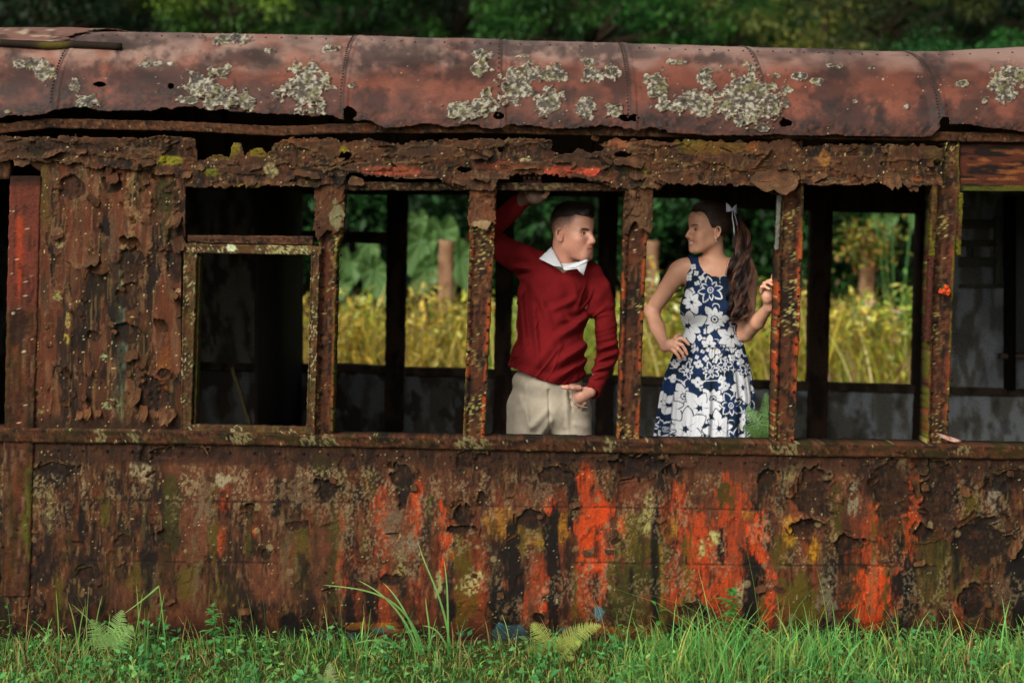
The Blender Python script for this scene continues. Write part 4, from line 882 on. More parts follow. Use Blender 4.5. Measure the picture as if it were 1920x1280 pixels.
def head_colour(F, p, col, female=False):
    l = F.loc(p); f, s, u = l[:, 0], np.abs(l[:, 1]), l[:, 2]
    n = fbm(l[:, 0] * 90, l[:, 1] * 90, l[:, 2] * 90, o=3, s=3)
    front = sm(.03, .07, f) * (u > -.13) * (u < .14)
    ck = np.exp(-((s - .042) / .02) ** 2 - ((u + .035) / .022) ** 2) * front
    col = mix(col, lin('#c06a52'), ck * (.35 if not female else .3))
    col = mix(col, lin('#b8604c'), np.exp(-(s / .014) ** 2 - ((u + .036) / .012) ** 2) * (f > .10) * .35)
    lipc = lin('#b4685c' if female else '#a35a4a')
    if female: lm = (np.exp(-((u + .0605 - 4.6 * s * s) / .0040) ** 4) + np.exp(-((u + .0818 - 17 * s * s) / .0050) ** 4)) * (s < .036) * (f > .064)
    else: lm = (np.exp(-((u + .0645) / .0050) ** 4) + np.exp(-((u + .0745) / .0062) ** 4)) * (s < .026) * (f > .082)
    col = mix(col, lipc, np.clip(lm, 0, 1) * .8)
    if not female:
        col = mix(col, lin('#5e2c22'), np.exp(-((u + .0690) / .0014) ** 2) * (s < .028) * (f > .082) * .9)
        bd = sm(-.045, -.07, u) * sm(.0, .03, f) * (1 - np.clip(lm, 0, 1)); col = mix(col, lin('#8a6152'), bd * .32 * (.5 + n))
        mu = np.exp(-((u + .054) / .006) ** 2) * (s < .024) * (f > .085); col = mix(col, lin('#8a6152'), mu * .3)
    # brows, lash line
    yb = .0215 + .006 * np.sin(np.clip((s - .012) / .042, 0, 1) * 2.6) - (.0075 if not female else .003)
    br = np.exp(-((u - yb) / (.0050 if not female else .0034)) ** 2) * sm(.010, .015, s) * sm(.056, .048, s) * (f > .045)
    col = mix(col, lin('#2a1a12'), np.clip(br * 1.15, 0, 1) * (.85 + .15 * n))
    ly = .0015 + .0048 * np.cos(np.clip((s - .031) / .016, -1, 1) * 1.57)
    ls = np.exp(-((u - ly) / .0020) ** 2) * sm(.0165, .0135, np.abs(s - .031)) * (f > .065)
    col = mix(col, lin('#1c120e'), np.clip(ls, 0, 1) * .9)
    lo = np.exp(-((u + .0045) / .0012) ** 2) * sm(.0155, .012, np.abs(s - .031)) * (f > .065); col = mix(col, lin('#4a2c22'), lo * .5)
    er = np.exp(-((f + .010) / .01) ** 2) * (s > .074); col = mix(col, lin('#b86a54'), er * .35)
    return col
def eyes(F, parent, iris='#3a2417', look=(0, 0)):
    for sg in (-1, 1):
        n = 20; th = np.linspace(0, math.pi, n); ph = np.linspace(0, 2 * math.pi, 25)[:-1]
        T, Ph = np.meshgrid(th, ph, indexing='ij')
        lx, ly, lz = np.cos(T), np.sin(T) * np.cos(Ph), np.sin(T) * np.sin(Ph)
        R = .0118
        v = F(0, 0, 0) + F.k * ((.0745 + R * lx)[..., None] * F.f + (sg * .031 + R * 1.0 * ly)[..., None] * F.s + (.0005 + R * lz)[..., None] * F.u)
        ang = np.arccos(np.clip(lx * math.cos(look[0]) + (ly * math.sin(look[0])), -1, 1))
        c = np.broadcast_to(lin('#d8d0c6'), v.shape).copy(); c = mix(c, lin('#c08878'), sm(.7, 1.2, ang) * .5)
        c = mix(c, lin(iris), sm(.56, .50, ang)); c = mix(c, lin('#070505'), sm(.26, .2, ang))
        i = np.arange(n - 1)[:, None] * 24; j = np.arange(24)[None]; f = np.stack([i + j, i + (j + 1) % 24, i + 24 + (j + 1) % 24, i + 24 + j], -1).reshape(-1, 4)
        mesh_np("eye", v.reshape(-1, 3), [f], M['gloss'], c.reshape(-1, 3), True, parent)
def finger(pts, r0, r1, k=.004):
    pts = [np.asarray(p, float) for p in pts]; n = len(pts) - 1
    return [rc(pts[i], pts[i + 1], r0 + (r1 - r0) * i / n, r0 + (r1 - r0) * (i + 1) / n, k) for i in range(n)]
def nail(mb, tip, prev, out, r, c='#d8a898'):
    """fingernail: a small flattened dome on the outer side of the tip"""
    tip, prev, out = (np.asarray(q, float) for q in (tip, prev, out)); d = tip - prev; d /= np.linalg.norm(d); out = out - d * (out @ d); out /= np.linalg.norm(out)
    w = np.cross(d, out); n = 8; an = np.arange(n) * 2 * np.pi / n; c0 = tip + d * r * .15 + out * r * .80
    ring = np.array([c0 + r * (.95 * math.cos(a) * d + .62 * math.sin(a) * w) - out * r * .22 for a in an]); n0 = mb.n
    mb.add(np.vstack([ring, c0 + out * r * .12]), [[i, (i + 1) % n, n, n] for i in range(0)] or np.zeros((0, 4), int), lin(c))
    mb.f.setdefault(3, []).append(np.array([[n0 + i, n0 + (i + 1) % n, n0 + n] for i in range(n)]))
SK_M, SK_F = lin('#d6a088'), lin('#d8a488')
def A(px, py, Y): return np.array(P(float(px), float(py), float(Y)))

def surf_strands(mb, v, n, dirf, count, L, rad, cols, lift=.25, curl=0.0, seg=4):
    """fine hairs rooted on a surface, combed along dirf(position)"""
    idx = rng.integers(0, len(v), count); p = v[idx]; nn = n[idx]; d = dirf(p) + rng.normal(0, .14, (count, 3))
    d = d - nn * (d * nn).sum(1)[:, None]; d /= np.linalg.norm(d, axis=1)[:, None] + 1e-9
    Ls = (L(p) if callable(L) else np.full(count, L)) * rng.uniform(.6, 1.3, count); lf = lift(p) if callable(lift) else np.full(count, lift)
    t = np.linspace(0, 1, seg)
    c = p[:, None] - nn[:, None] * .0008 + d[:, None] * (Ls[:, None] * t)[..., None] + nn[:, None] * ((lf * Ls)[:, None] * t * (1 - .55 * t))[..., None] - np.array([0, 0, 1.0]) * (curl * Ls[:, None] * t ** 2)[..., None]
    s = np.cross(d, nn); w = (rad * (1 - .75 * t))[None, :, None]
    vv = np.stack([c - s[:, None] * w, c + nn[:, None] * w * .8, c + s[:, None] * w], 2).reshape(-1, 3)
    b = (np.arange(count) * seg * 3)[:, None, None, None]; j = (np.arange(seg - 1) * 3)[None, :, None, None]; u = np.arange(2)[None, None, :, None]
    f = (b + j + u + np.array([0, 1, 4, 3])[None, None, None]).reshape(-1, 4)
    mb.add(vv, f, np.repeat(cols(p, count), seg * 3, 0))
# ================================================================ the man
def build_man():
    YM = .36
    d = math.radians(51); fwd = np.array([math.sin(d), -math.cos(d), -.02])
    F = Frame(A(1074, 437, .34), fwd, (.02, 0, 1), (0, -1, 0), .965)
    hp = head_prims(F)
    # neck, shoulders, torso, limbs: one continuous skin
    S_R, E_R, W_R = A(982, 486, .40), A(903, 444, .30), A(984, 371, .17)
    S_L, E_L, W_L = A(1120, 540, .38), A(1140, 662, .40), A(1106, 734, .25)
    body = hp + [rc(A(1058, 510, .37), A(1060, 458, .36), .058, .056, .03), rc(A(1030, 512, .38), A(1090, 512, .38), .05, .05, .03),
        el(A(1043, 560, .38), (.150, .095, .14), None, .03), el(A(1030, 660, .36), (.145, .11, .15), None, .03), el(A(1028, 730, .37), (.150, .105, .10), None, .03),
        rc(S_R, E_R, .046, .034, .03), rc(E_R, W_R, .034, .026, .02), rc(S_L, E_L, .036, .024, .03), rc(E_L, W_L, .022, .022, .02)]
    # legs and feet down to the floor
    HR, HL = A(990, 765, .37), A(1066, 765, .37)
    KR, KL = np.array([HR[0] - .02, .36, .56]), np.array([HL[0] + .02, .34, .56]); FR, FL = np.array([KR[0], .42, .20]), np.array([KL[0] + .01, .40, .20])
    body += [rc(HR, KR, .078, .052, .03), rc(KR, FR, .050, .036, .02), rc(HL, KL, .078, .052, .03), rc(KL, FL, .050, .036, .02)]
    # raised hand: heel under the window rail, fingers hooked over it
    pc = A(1003, 368, .105)
    hand = [el(pc, (.040, .026, .030), None, .012), rc(W_R, pc, .027, .026, .014)]
    nails = MB()
    for i, (x, L) in enumerate(((986, .9), (995, 1.0), (1004, .97), (1013, .85))):
        pts = [A(x, 360, .105), A(x - 1, 342, .095), A(x - 2, 331, .07), A(x - 2, 333, .052)]; hand += finger(pts, .0098, .0078); nail(nails, pts[-1], pts[-2], (0, -.2, 1), .0078)
    th = [A(1010, 373, .10), A(1020, 368, .09), A(1026, 361, .085), A(1029, 355, .085)]; hand += finger(th, .0125, .0088, .006); nail(nails, th[-1], th[-2], (.3, -1, 0), .009)
    # hand in the pocket, thumb outside
    pc2 = A(1090, 741, .232); ax = np.array([[-.90, -.05, -.43], [.1, -1, 0], [-.43, .05, .90]]); ax /= np.linalg.norm(ax, axis=1)[:, None]
    hand += [rc(W_L, pc2, .026, .026, .014), el(pc2, (.040, .020, .033), ax, .012)]
    for i, (a, b, c) in enumerate((((1082, 738), (1070, 750), (1062, 762)), ((1085, 745), (1074, 760), (1068, 772)), ((1090, 751), (1081, 768), (1076, 778)), ((1096, 755), (1089, 770), (1086, 779)))):
        hand += finger([A(*a, .235), A(*b, .295), A(*c, .32)], .0098, .008)
    th = [A(1086, 727, .205), A(1074, 726.5, .19), A(1064, 726, .183), A(1057, 725.5, .183)]; hand += finger(th, .0125, .0092, .006); nail(nails, th[-1], th[-2], (0, -.7, .5), .0095)
    v, f = sdf_mesh(body + hand, .0030)
    v = relax(v, f, 1, .3)
    col = np.broadcast_to(SK_M, v.shape).copy(); col = mix(col, lin('#c0846a'), .5 * fbm(v[:, 0] * 40, v[:, 2] * 40, v[:, 1] * 40, o=3, s=5)); col = head_colour(F, v, col)
    px, py = UN(v); col = mix(col, lin('#b06a54'), np.exp(-((py - 480) / 30) ** 2) * (np.abs(px - 1060) < 28) * .35)
    # closely clipped sides fade into the skin
    l = F.loc(v); fl_ = interp(l[:, 0], [(-.12, -.075), (-.08, -.045), (-.04, .004), (.03, .012), (.055, .045), (.065, .07)]); nz_ = fbm(l[:, 0] * 120, l[:, 2] * 120, l[:, 1] * 120, o=2, s=6) - .5; fade = sm(-.012, .062, l[:, 2] - fl_ + .03 * nz_) * sm(.072, .052, l[:, 0] + .012 * nz_)
    col = mix(col, lin('#463a34'), np.clip(fade, 0, 1) * (.60 + .40 * fbm(v[:, 0] * 500, v[:, 2] * 500, v[:, 1] * 500, o=2, s=7)) * (l[:, 2] > -.07))
    man = mesh_np("person", v, [f], M['skin'], col)
    tag(man, "person in dark red sweater and beige trousers, one hand up on the window rail", "person")
    o = nails.build("fingernail", M['skin'], man)
    eyes(F, man, '#2a1c14')
    # hair: clipped cap, longer on top with a short fringe
    l0 = F
    hpr = [el(F(-.014, 0, .048), np.array([.0995, .0775, .0905]), F.ax, .01), el(F(.046, 0, .066), np.array([.060, .058, .052]), F.ax, .03), rc(F(.055, -.030, .112), F(.082, .030, .092), .022, .020, .03)]
    def hp_post(p, d_):
        l = F.loc(p); n = fbm(l[:, 0] * 60, l[:, 1] * 170, l[:, 2] * 60, o=3, s=11)
        d_ = d_ + .0025 * (n - .5)
        # cut plane: hairline high at the temples, low at the nape
        line = interp(l[:, 0], [(-.12, .005), (-.09, .022), (-.06, .055), (-.03, .072), (.03, .076), (.05, .074)]) + .008 * (n - .5)
        w_ = sm(.038, .062, l[:, 0]); line = line * (1 - w_) + w_ * (.078 + .25 * (np.abs(l[:, 1]) - .03)) + .010 * np.exp(-((l[:, 0] - .048) / .010) ** 2)
        return np.maximum(d_, (line - l[:, 2]) * .8)
    hv, hf = sdf_mesh(hpr, .0026, hp_post)
    l = F.loc(hv); n = fbm(l[:, 0] * 50, l[:, 1] * 300, l[:, 2] * 120, o=3, s=12)
    hc = mix(np.broadcast_to(lin('#1d1512'), hv.shape), lin('#4a3c34'), sm(.55, .8, n) * .6); hc = mix(hc, lin('#5a4c45'), sm(.075, .055, l[:, 2]) * .6)
    hair = mesh_np("hair", hv, [hf], M['hair'], hc, True, man)
    sb = MB(); hn = vnormals(hv, hf)
    comb = lambda p: F.f[None] * (.5 + 3.0 * np.clip(F.loc(p)[:, 2:] - .05, 0, .1) * 10) - F.u[None] * np.clip(.085 - F.loc(p)[:, 2:], 0, 1) * 22 + F.s[None] * .1
    hl = lambda p: .005 + .011 * sm(.075, .12, F.loc(p)[:, 2]); hc_ = lambda p, n_: mix(np.broadcast_to(lin('#1a1310'), (n_, 3)), lin('#5a4b42'), np.clip(sm(.095, .06, F.loc(p)[:, 2]) * .7 + (rng.random(n_) < .08) * .5, 0, 1)) * rng.uniform(.6, 1.5, (n_, 1))
    surf_strands(sb, hv, hn, comb, 16000, hl, .0007, hc_, lift=lambda p: .15 + .5 * sm(.09, .12, F.loc(p)[:, 2]))
    sb.build("strand", M['hair'], hair)
    # ---- sweater
    def G(px, py, Y): return A(px, py, Y)
    sw = [el(G(1042, 545, .385), (.162, .122, .135), None, .04), el(G(1032, 605, .37), (.160, .135, .16), None, .05), el(G(1028, 660, .355), (.168, .152, .13), None, .05), el(G(1025, 698, .365), (.170, .140, .085), None, .04),
          rc(G(1000, 492, .39), G(1108, 512, .385), .050, .052, .05), rc(G(1040, 492, .385), G(1080, 496, .385), .052, .050, .04),
          rc(G(984, 490, .40), E_R, .068, .054, .05), rc(E_R, A(990, 366, .175), .050, .036, .03),
          rc(G(1120, 540, .385), A(1133, 590, .39), .058, .052, .03), rc(A(1133, 590, .39), A(1140, 662, .40), .051, .049, .006), rc(A(1140, 662, .40), A(1112, 731, .262), .049, .037, .008), rc(A(1112, 731, .262), A(1107, 734, .252), .0375, .0375, .006)]
    def folds(p, d_):
        px, py = UN(p); Yc = p[:, 1]
        n1 = fbm((px * .8 + py * .62) / 26, (py * .55 - px * .85) / 120, Yc * 5, o=2, s=21)
        n2 = fbm((px * .95 - py * .3) / 16, py / 110, Yc * 9, o=2, s=22)
        n3 = fbm(py / 9 + px / 30, px / 60, Yc * 8, o=2, s=23)
        body_ = (px > 955) & (px < 1112); arm = sm(1108, 1122, px) * sm(560, 640, py)
        a = .030 * (n1 - .5) * sm(500, 560, py) + .014 * (n2 - .5)
        r = np.abs(n1 - .5); a = a + .006 * sm(.06, .0, r) * sm(520, 560, py)
        a = np.where(arm > .3, (.016 * (n3 - .5) + .004 * (n2 - .5)) * sm(725, 700, py), a)
        for (x0, y0, x1, y1, w, h) in ((1118, 585, 1035, 640, 9, .012), (1110, 640, 1030, 690, 9, .011), (1112, 668, 1040, 712, 7, .010), (975, 540, 985, 680, 7, .010), (998, 560, 1010, 690, 6, .008), (1000, 505, 960, 500, 7, .009), (1100, 600, 1050, 600, 6, .006), (1085, 560, 1020, 585, 7, .006), (990, 520, 1030, 600, 8, .008), (1120, 655, 1158, 645, 5, .010), (1118, 675, 1156, 662, 5, .011), (1112, 694, 1150, 684, 5, .011), (1106, 710, 1140, 702, 5, .009)):
            dx, dy = x1 - x0, y1 - y0; t = np.clip(((px - x0) * dx + (py - y0) * dy) / (dx * dx + dy * dy), 0, 1); q = np.hypot(px - x0 - t * dx, py - y0 - t * dy)
            a = a + 1.35 * h * (np.exp(-(q / w) ** 2) - .8 * np.exp(-((q - w * 1.4) / w) ** 2)) * np.sin(np.pi * np.clip(t * .9 + .08, 0, 1)) * (Yc < .40)
        hem = np.exp(-((py - interp(px, [(940, 686), (1000, 706), (1055, 724), (1110, 722)]) + 14) / 8) ** 2) * (px < 1110) * sm(.05, 0, np.abs(d_))
        return d_ - a + hem * .004
    sv, sf = sdf_mesh(sw, .0036, folds, margin=.03)
    sv = relax(sv, sf, 1, .4)
    px, py = UN(sv)
    hem = interp(px, [(930, 676), (947, 684), (975, 696), (1010, 712), (1055, 725), (1080, 727), (1110, 722)]) - 20 * sm(.34, .50, sv[:, 1])
    ba = W_L - E_L; h_ = np.clip((sv - E_L) @ ba / (ba @ ba), 0, 1); armm = np.linalg.norm(sv - E_L - h_[:, None] * ba, axis=1) < .078; armm &= px > 1088
    keep = (py < hem) | armm
    arm_end = A(1107, 734, .252); w_ax = (W_L - E_L) / np.linalg.norm(W_L - E_L); keep &= ~(((sv - arm_end) @ w_ax > .004) & (px > 1080) & (py > 700))
    w2 = (W_R - E_R) / np.linalg.norm(W_R - E_R); keep &= ~(((sv - A(989, 367, .175)) @ w2 > .0) & (py < 400))
    # V neck
    vx = np.abs(px - 1057) ; vtop = 511 - vx * .62
    keep &= ~((py < vtop) & (vx < 36) & (sv[:, 1] < .40)); keep &= ~((py < 492) & (vx < 30))
    f2 = sf[keep[sf].all(1)]; n = fbm(sv[:, 0] * 30, sv[:, 2] * 30, sv[:, 1] * 30, o=3, s=25)
    sc_ = mix(np.broadcast_to(lin('#701518'), sv.shape), lin('#5a0f13'), n * .7); rib = (py > hem - 12) & ~armm; sc_ = sc_ * np.where(rib, .9, 1)[:, None]
    v2, c2, f2 = compact(sv, sc_, f2); swo = mesh_np("sweater", v2, [f2], M['knit'], c2, True, man)
    md = swo.modifiers.new("thickness", 'SOLIDIFY'); md.thickness = .004; md.offset = -1
    # ---- white shirt collar
    col_m = MB()
    def patch(pts, n=10, c='#c9cdd0', bulge=.004):
        a, b, c_, d_ = (np.asarray(q, float) for q in pts); U, W = np.meshgrid(np.linspace(0, 1, n), np.linspace(0, 1, n), indexing='ij'); U = U[..., None]; W = W[..., None]
        p = (a * (1 - U) + b * U) * (1 - W) + (d_ * (1 - U) + c_ * U) * W; p[..., 1] -= (bulge * np.sin(np.pi * W) * (.4 + .6 * U))[..., 0]
        col_m.add(p, grid_faces(n, n), lin(c))
    # left leaf (picture left) and right leaf: from the stand at the neck down to the points
    patch([A(1034, 463, .345), A(1055, 501, .262), A(1038, 498, .245), A(1011, 485, .300)]); patch([A(1034, 463, .345), A(1011, 485, .300), A(1016, 488, .330), A(1036, 468, .37)], bulge=0)
    patch([A(1055, 501, .262), A(1100, 486, .270), A(1102, 490, .262), A(1078, 502, .245)]); patch([A(1078, 499, .250), A(1103, 486, .270), A(1094, 516, .262), A(1088, 510, .246)], bulge=.003)
    patch([A(1055, 501, .262), A(1078, 499, .250), A(1082, 504, .250), A(1058, 507, .255)], bulge=.001)
    ring = []
    for t in np.linspace(-2.3, 2.3, 30):   # stand round the neck
        ring.append((math.sin(t), math.cos(t)))
    cN = A(1060, 480, .362); st = []
    for sx, cy in ring:
        st.append(([cN[0] + .062 * sx, cN[1] - .066 * cy, cN[2] - .028 * cy - .004], [cN[0] + .066 * sx, cN[1] - .072 * cy, cN[2] - .034 * cy - .022]))
    st = np.array(st); col_m.add(st.reshape(-1, 3), grid_faces(30, 2), lin('#c3c7cb'))
    co = col_m.build("shirt_collar", M['cloth'], man); md = co.modifiers.new("thickness", 'SOLIDIFY'); md.thickness = .0022; md.offset = 0
    # ---- trousers
    tr = [el(G(1027, 715, .368), (.156, .128, .080), None, .04), el(G(1028, 760, .37), (.158, .125, .12), None, .04),
          rc(HR + [-.004, 0, 0], KR, .090, .072, .04), rc(KR, FR + [0, 0, -.04], .076, .070, .04), rc(HL + [.012, 0, 0], KL, .092, .072, .04), rc(KL, FL + [0, 0, -.04], .076, .070, .04)]
    def tf(p, d_):
        px, py = UN(p); n = fbm((px + py * .4) / 20, (py - px * .3) / 70, p[:, 1] * 6, o=2, s=31); a = .010 * (n - .5)
        for (x0, y0, x1, y1, w, h) in ((985, 725, 992, 830, 4.5, .006), (1062, 735, 1066, 830, 4.5, .006), (1000, 800, 1025, 770, 7, .010), (1010, 822, 1032, 790, 6, .009), (1075, 760, 1100, 775, 6, .008), (1070, 745, 1095, 762, 3, .008), (1078, 795, 1100, 800, 7, .006), (975, 745, 995, 800, 6, .007), (1058, 800, 1040, 775, 5, .006)):
            dx, dy = x1 - x0, y1 - y0; t = np.clip(((px - x0) * dx + (py - y0) * dy) / (dx * dx + dy * dy), 0, 1); q = np.hypot(px - x0 - t * dx, py - y0 - t * dy); a = a + h * np.exp(-(q / w) ** 2) * (p[:, 1] < .37)
        a = a - .007 * np.exp(-((px - 1029 - .02 * (py - 730)) / 2.2) ** 2) * (p[:, 1] < .35) * (py > 730) - .010 * np.exp(-((px - 1067 - .16 * (py - 735)) / 1.8) ** 2) * (p[:, 1] < .35) * sm(775, 765, py)
        return d_ - a
    tv, tf_ = sdf_mesh(tr, .0042, tf, margin=.03); tv = relax(tv, tf_, 1, .4); px, py = UN(tv)
    keep = (tv[:, 2] > .17) & (py > 672); n = fbm(tv[:, 0] * 60, tv[:, 2] * 60, tv[:, 1] * 60, o=3, s=33)
    v2, c2, f2 = compact(tv, mix(np.broadcast_to(lin('#b0a694'), tv.shape), lin('#9c917e'), n), tf_[keep[tf_].all(1)])
    mesh_np("trousers", v2, [f2], M['cloth'], c2, True, man)
    pk = MB(); t = np.linspace(0, 1, 16); a, b, c_ = A(1071, 738, .222), A(1078, 764, .228), A(1102, 763, .255)
    cur = ((1 - t) ** 2)[:, None] * a + (2 * t * (1 - t))[:, None] * b + (t ** 2)[:, None] * c_; pk.tube(cur, .0035, lin('#b3a99a'), 6); pk.build("pocket_edge", M['cloth'], man)
    for fx, fc in ((FR, 0), (FL, 1)):
        sp_ = [rc((fx[0], fx[1] + .03, .165), (fx[0], fx[1] - .17, .15), .042, .036, .03), el((fx[0], fx[1] + .02, .17), (.045, .05, .045), None, .02)]
        a, b = sdf_mesh(sp_, .006, lambda p, d_: np.maximum(d_, .122 - p[:, 2])); mesh_np("shoe", a, [b], M['gloss'], lin('#1a1210'), True, man)
    return man
build_man()

# ================================================================ the woman
def build_woman():
    d = math.radians(71); fwd = np.array([-math.sin(d), -math.cos(d), .02]); YW = .42
    F = Frame(A(1327, 431, .40), fwd, (.06, 0, 1), (0, -1, 0), .865)
    hp = head_prims(F, True)
    S_R, E_R, W_R = A(1271, 511, .43), A(1222, 583, .50), A(1247, 650, .33)
    S_L, E_L, W_L = A(1402, 520, .43), A(1399, 624, .40), A(1442, 575, .20)
    neck0, neck1 = A(1340, 500, .43), A(1338, 452, .41)
    torso = [rc(neck0, neck1, .044, .042, .03), rc(A(1300, 502, .43), A(1378, 504, .43), .040, .040, .05), el(A(1336, 530, .43), (.118, .070, .080), None, .05),
             el(A(1333, 585, .43), (.128, .088, .12), None, .05), el(A(1333, 648, .43), (.132, .098, .08), None, .05), el(A(1326, 715, .43), (.150, .11, .11), None, .05),
             rc(A(1303, 572, .37), A(1303, 572, .37), .052, .052, .04), rc(A(1360, 572, .37), A(1360, 572, .37), .052, .052, .04)]
    arms = [rc(S_R, E_R, .044, .033, .035), rc(E_R, A(1233, 615, .43), .033, .032, .015), rc(A(1233, 615, .43), W_R, .032, .021, .015),
            rc(S_L, E_L, .043, .034, .035), rc(E_L, A(1420, 603, .30), .034, .032, .015), rc(A(1420, 603, .30), W_L, .032, .021, .015),
            rc(A(1298, 500, .43), A(1280, 503, .43), .030, .034, .04), rc(A(1378, 503, .43), A(1398, 508, .43), .030, .034, .04)]
    cl = [rc(A(1322, 508, .40), A(1285, 499, .41), .022, .022, .04), rc(A(1340, 508, .40), A(1378, 500, .41), .022, .022, .04)]
    HR, HL = A(1300, 765, .43), A(1355, 765, .43); KR, KL = np.array([HR[0], .42, .60]), np.array([HL[0] + .01, .41, .60]); FR, FL = np.array([KR[0], .46, .20]), np.array([KL[0] + .02, .45, .20])
    legs = [rc(HR, KR, .075, .048, .03), rc(KR, FR, .048, .030, .02), rc(HL, KL, .075, .048, .03), rc(KL, FL, .048, .030, .02)]
    for fx in (FR, FL): legs += [rc((fx[0], fx[1], .19), (fx[0], fx[1] - .15, .145), .028, .020, .02), el((fx[0], fx[1] - .13, .142), (.036, .05, .018), None, .02)]
    hand = []; nails = MB()
    # right hand on the hip
    p0 = A(1260, 648, .305); ax = np.array([[.80, -.15, -.55], [-.2, -1, 0], [-.5, .1, -.8]]); ax /= np.linalg.norm(ax, axis=1)[:, None]
    hand += [rc(W_R, p0, .021, .020, .012), el(p0, (.034, .015, .028), ax, .012)]
    for pts in ([(1269, 636, .298), (1277, 634, .290), (1285, 638, .287), (1291, 645, .288)], [(1269, 643, .294), (1279, 647, .285), (1285, 656, .286), (1288, 663, .290)],
                [(1265, 649, .292), (1273, 655, .284), (1279, 662, .285), (1282, 669, .290)], [(1259, 654, .294), (1266, 660, .287), (1271, 666, .288), (1274, 672, .292)]):
        q = [A(*a) for a in pts]; hand += finger(q, .0088, .0066, .003); nail(nails, q[-1], q[-2], (0, -1, .2), .0066)
    q = [A(1262, 640, .31), A(1268, 631, .33), A(1272, 628, .35), A(1276, 628, .37)]; hand += finger(q, .010, .008)
    # left hand on the post
    pc = A(1438, 553, .165); ax = np.array([[1, 0, 0], [0, 1, 0], [0, 0, 1.0]])
    hand += [rc(W_L, pc, .021, .020, .014), el(pc, (.022, .020, .034), ax, .014)]
    for pts, r in (([(1441, 539, .155), (1447, 527, .140), (1450, 516, .130), (1452, 507, .126)], .0086), ([(1435, 537, .145), (1439, 528, .128), (1446, 525, .118), (1453, 529, .112)], .0086),
                ([(1430, 540, .145), (1433, 531, .128), (1440, 529, .116), (1448, 534, .110)], .0084), ([(1427, 547, .150), (1428, 538, .135), (1434, 537, .124), (1441, 541, .118)], .0078)):
        q = [A(*a) for a in pts]; hand += finger(q, r, .0064, .003); nail(nails, q[-1], q[-2], (0, -1, .35), .0066, '#e0b8a8')
    q = [A(1444, 560, .16), A(1452, 552, .17), A(1456, 544, .175), A(1458, 538, .175)]; hand += finger(q, .010, .0078)
    v, f = sdf_mesh(hp + torso + arms + cl + legs + hand, .0029)
    v = relax(v, f, 1, .3)
    col = np.broadcast_to(SK_F, v.shape).copy(); col = mix(col, lin('#b87a58'), .5 * fbm(v[:, 0] * 40, v[:, 2] * 40, v[:, 1] * 40, o=3, s=5)); col = head_colour(F, v, col, True)
    l = F.loc(v)
    wom = mesh_np("person", v, [f], M['skin'], col)
    tag(wom, "smiling person with long ponytail in navy and white floral dress, hand on hip", "person")
    nails.build("fingernail", M['skin'], wom); eyes(F, wom, '#2c1a10', look=(.15, 0))
    mb = MB(); te = []
    for i in range(10): mb.box(F(.0985 - .0009 * (i - 4.5) ** 2 * .3, (i - 4.5) * .0042 - .0019, -.0735), F(.0985 - .0009 * (i - 4.5) ** 2 * .3, (i - 4.5) * .0042 - .0019, -.0735), lin('#d8d2c6'))
    mb = MB()
    a = np.linspace(-1, 1, 17); t = [F(.0995 - .022 * x * x, x * .031, u) for x in a for u in (-.0610 + .005 * x * x, -.0690 + .009 * x * x, -.0750 + .014 * x * x)]
    mb.add(np.array(t), grid_faces(17, 3), lin('#d6d0c4')); mb.build("teeth", M['gloss'], wom)
    mb = MB(); e0 = F(-.004, .088, -.043); mb.dome(e0, .0045, (0, -1, 0), lin('#d8c8a8'), k=10, flat=.9); mb.dome(e0 + [0, .0, -.010], .0035, (0, -1, 0), lin('#d8c8a8'), k=8, flat=.9); mb.build("earring", M['gloss'], wom)
    mb = MB(); an = np.linspace(0, 2 * np.pi, 20); ca, cb = A(1269, 651, .288), A(1277, 658.5, .285); dd = (cb - ca) / np.linalg.norm(cb - ca); u1 = np.cross(dd, [0, 1, 0]); u1 /= np.linalg.norm(u1); u2 = np.cross(dd, u1)
    mb.tube([ca + (cb - ca) * .2 + .0092 * (math.cos(t) * u1 + math.sin(t) * u2) for t in an], .0014, lin('#e0dccf'), 6, cap=False); mb.build("ring", M['gloss'], wom)
    # ---- hair drawn back over the crown
    hpr = [el(F(-.022, 0, .046), np.array([.1035, .083, .096]) * F.k, F.ax, .01), el(F(.030, 0, .072), np.array([.062, .064, .060]) * F.k, F.ax, .03), el(F(-.100, 0, .070), np.array([.030, .034, .034]) * F.k, F.ax, .02)]
    def hpost(p, d_):
        l = F.loc(p); f_, s_, u_ = l[:, 0], np.abs(l[:, 1]), l[:, 2]
        n = fbm(np.hypot(l[:, 1], l[:, 2] - .07) * 0 + (l[:, 2] + l[:, 1]) * 190, l[:, 0] * 22, l[:, 1] * 190, o=2, s=41)
        d_ = d_ + .002 * (n - .5)
        line = interp(f_, [(-.13, -.10), (-.06, -.045), (-.03, -.012), (-.012, .012), (.012, .012), (.024, .03), (.036, .062), (.05, .088), (.06, .097), (.1, .088)])
        return np.maximum(d_, (line - u_) * .8)
    hv, hf = sdf_mesh(hpr, .0026, hpost); l = F.loc(hv); n = fbm((l[:, 2] + l[:, 1]) * 190, l[:, 0] * 16, l[:, 1] * 190, o=3, s=42)
    hair = mesh_np("hair", hv, [hf], M['hair'], mix(np.broadcast_to(lin('#1e120d'), hv.shape), lin('#4a2e20'), sm(.45, .75, n) * .8), True, wom)
    # ponytail: wavy locks falling over the shoulder
    pt = MB(); knot = F(-.118, .006, .078)
    path = [(1375, 402, .41), (1390, 422, .37), (1395, 450, .34), (1392, 485, .315), (1389, 520, .30), (1388, 555, .292), (1386, 585, .288), (1386, 608, .286)]
    path = np.array([A(*q) for q in path]); wdt = [.012, .024, .036, .046, .050, .050, .042, .030]
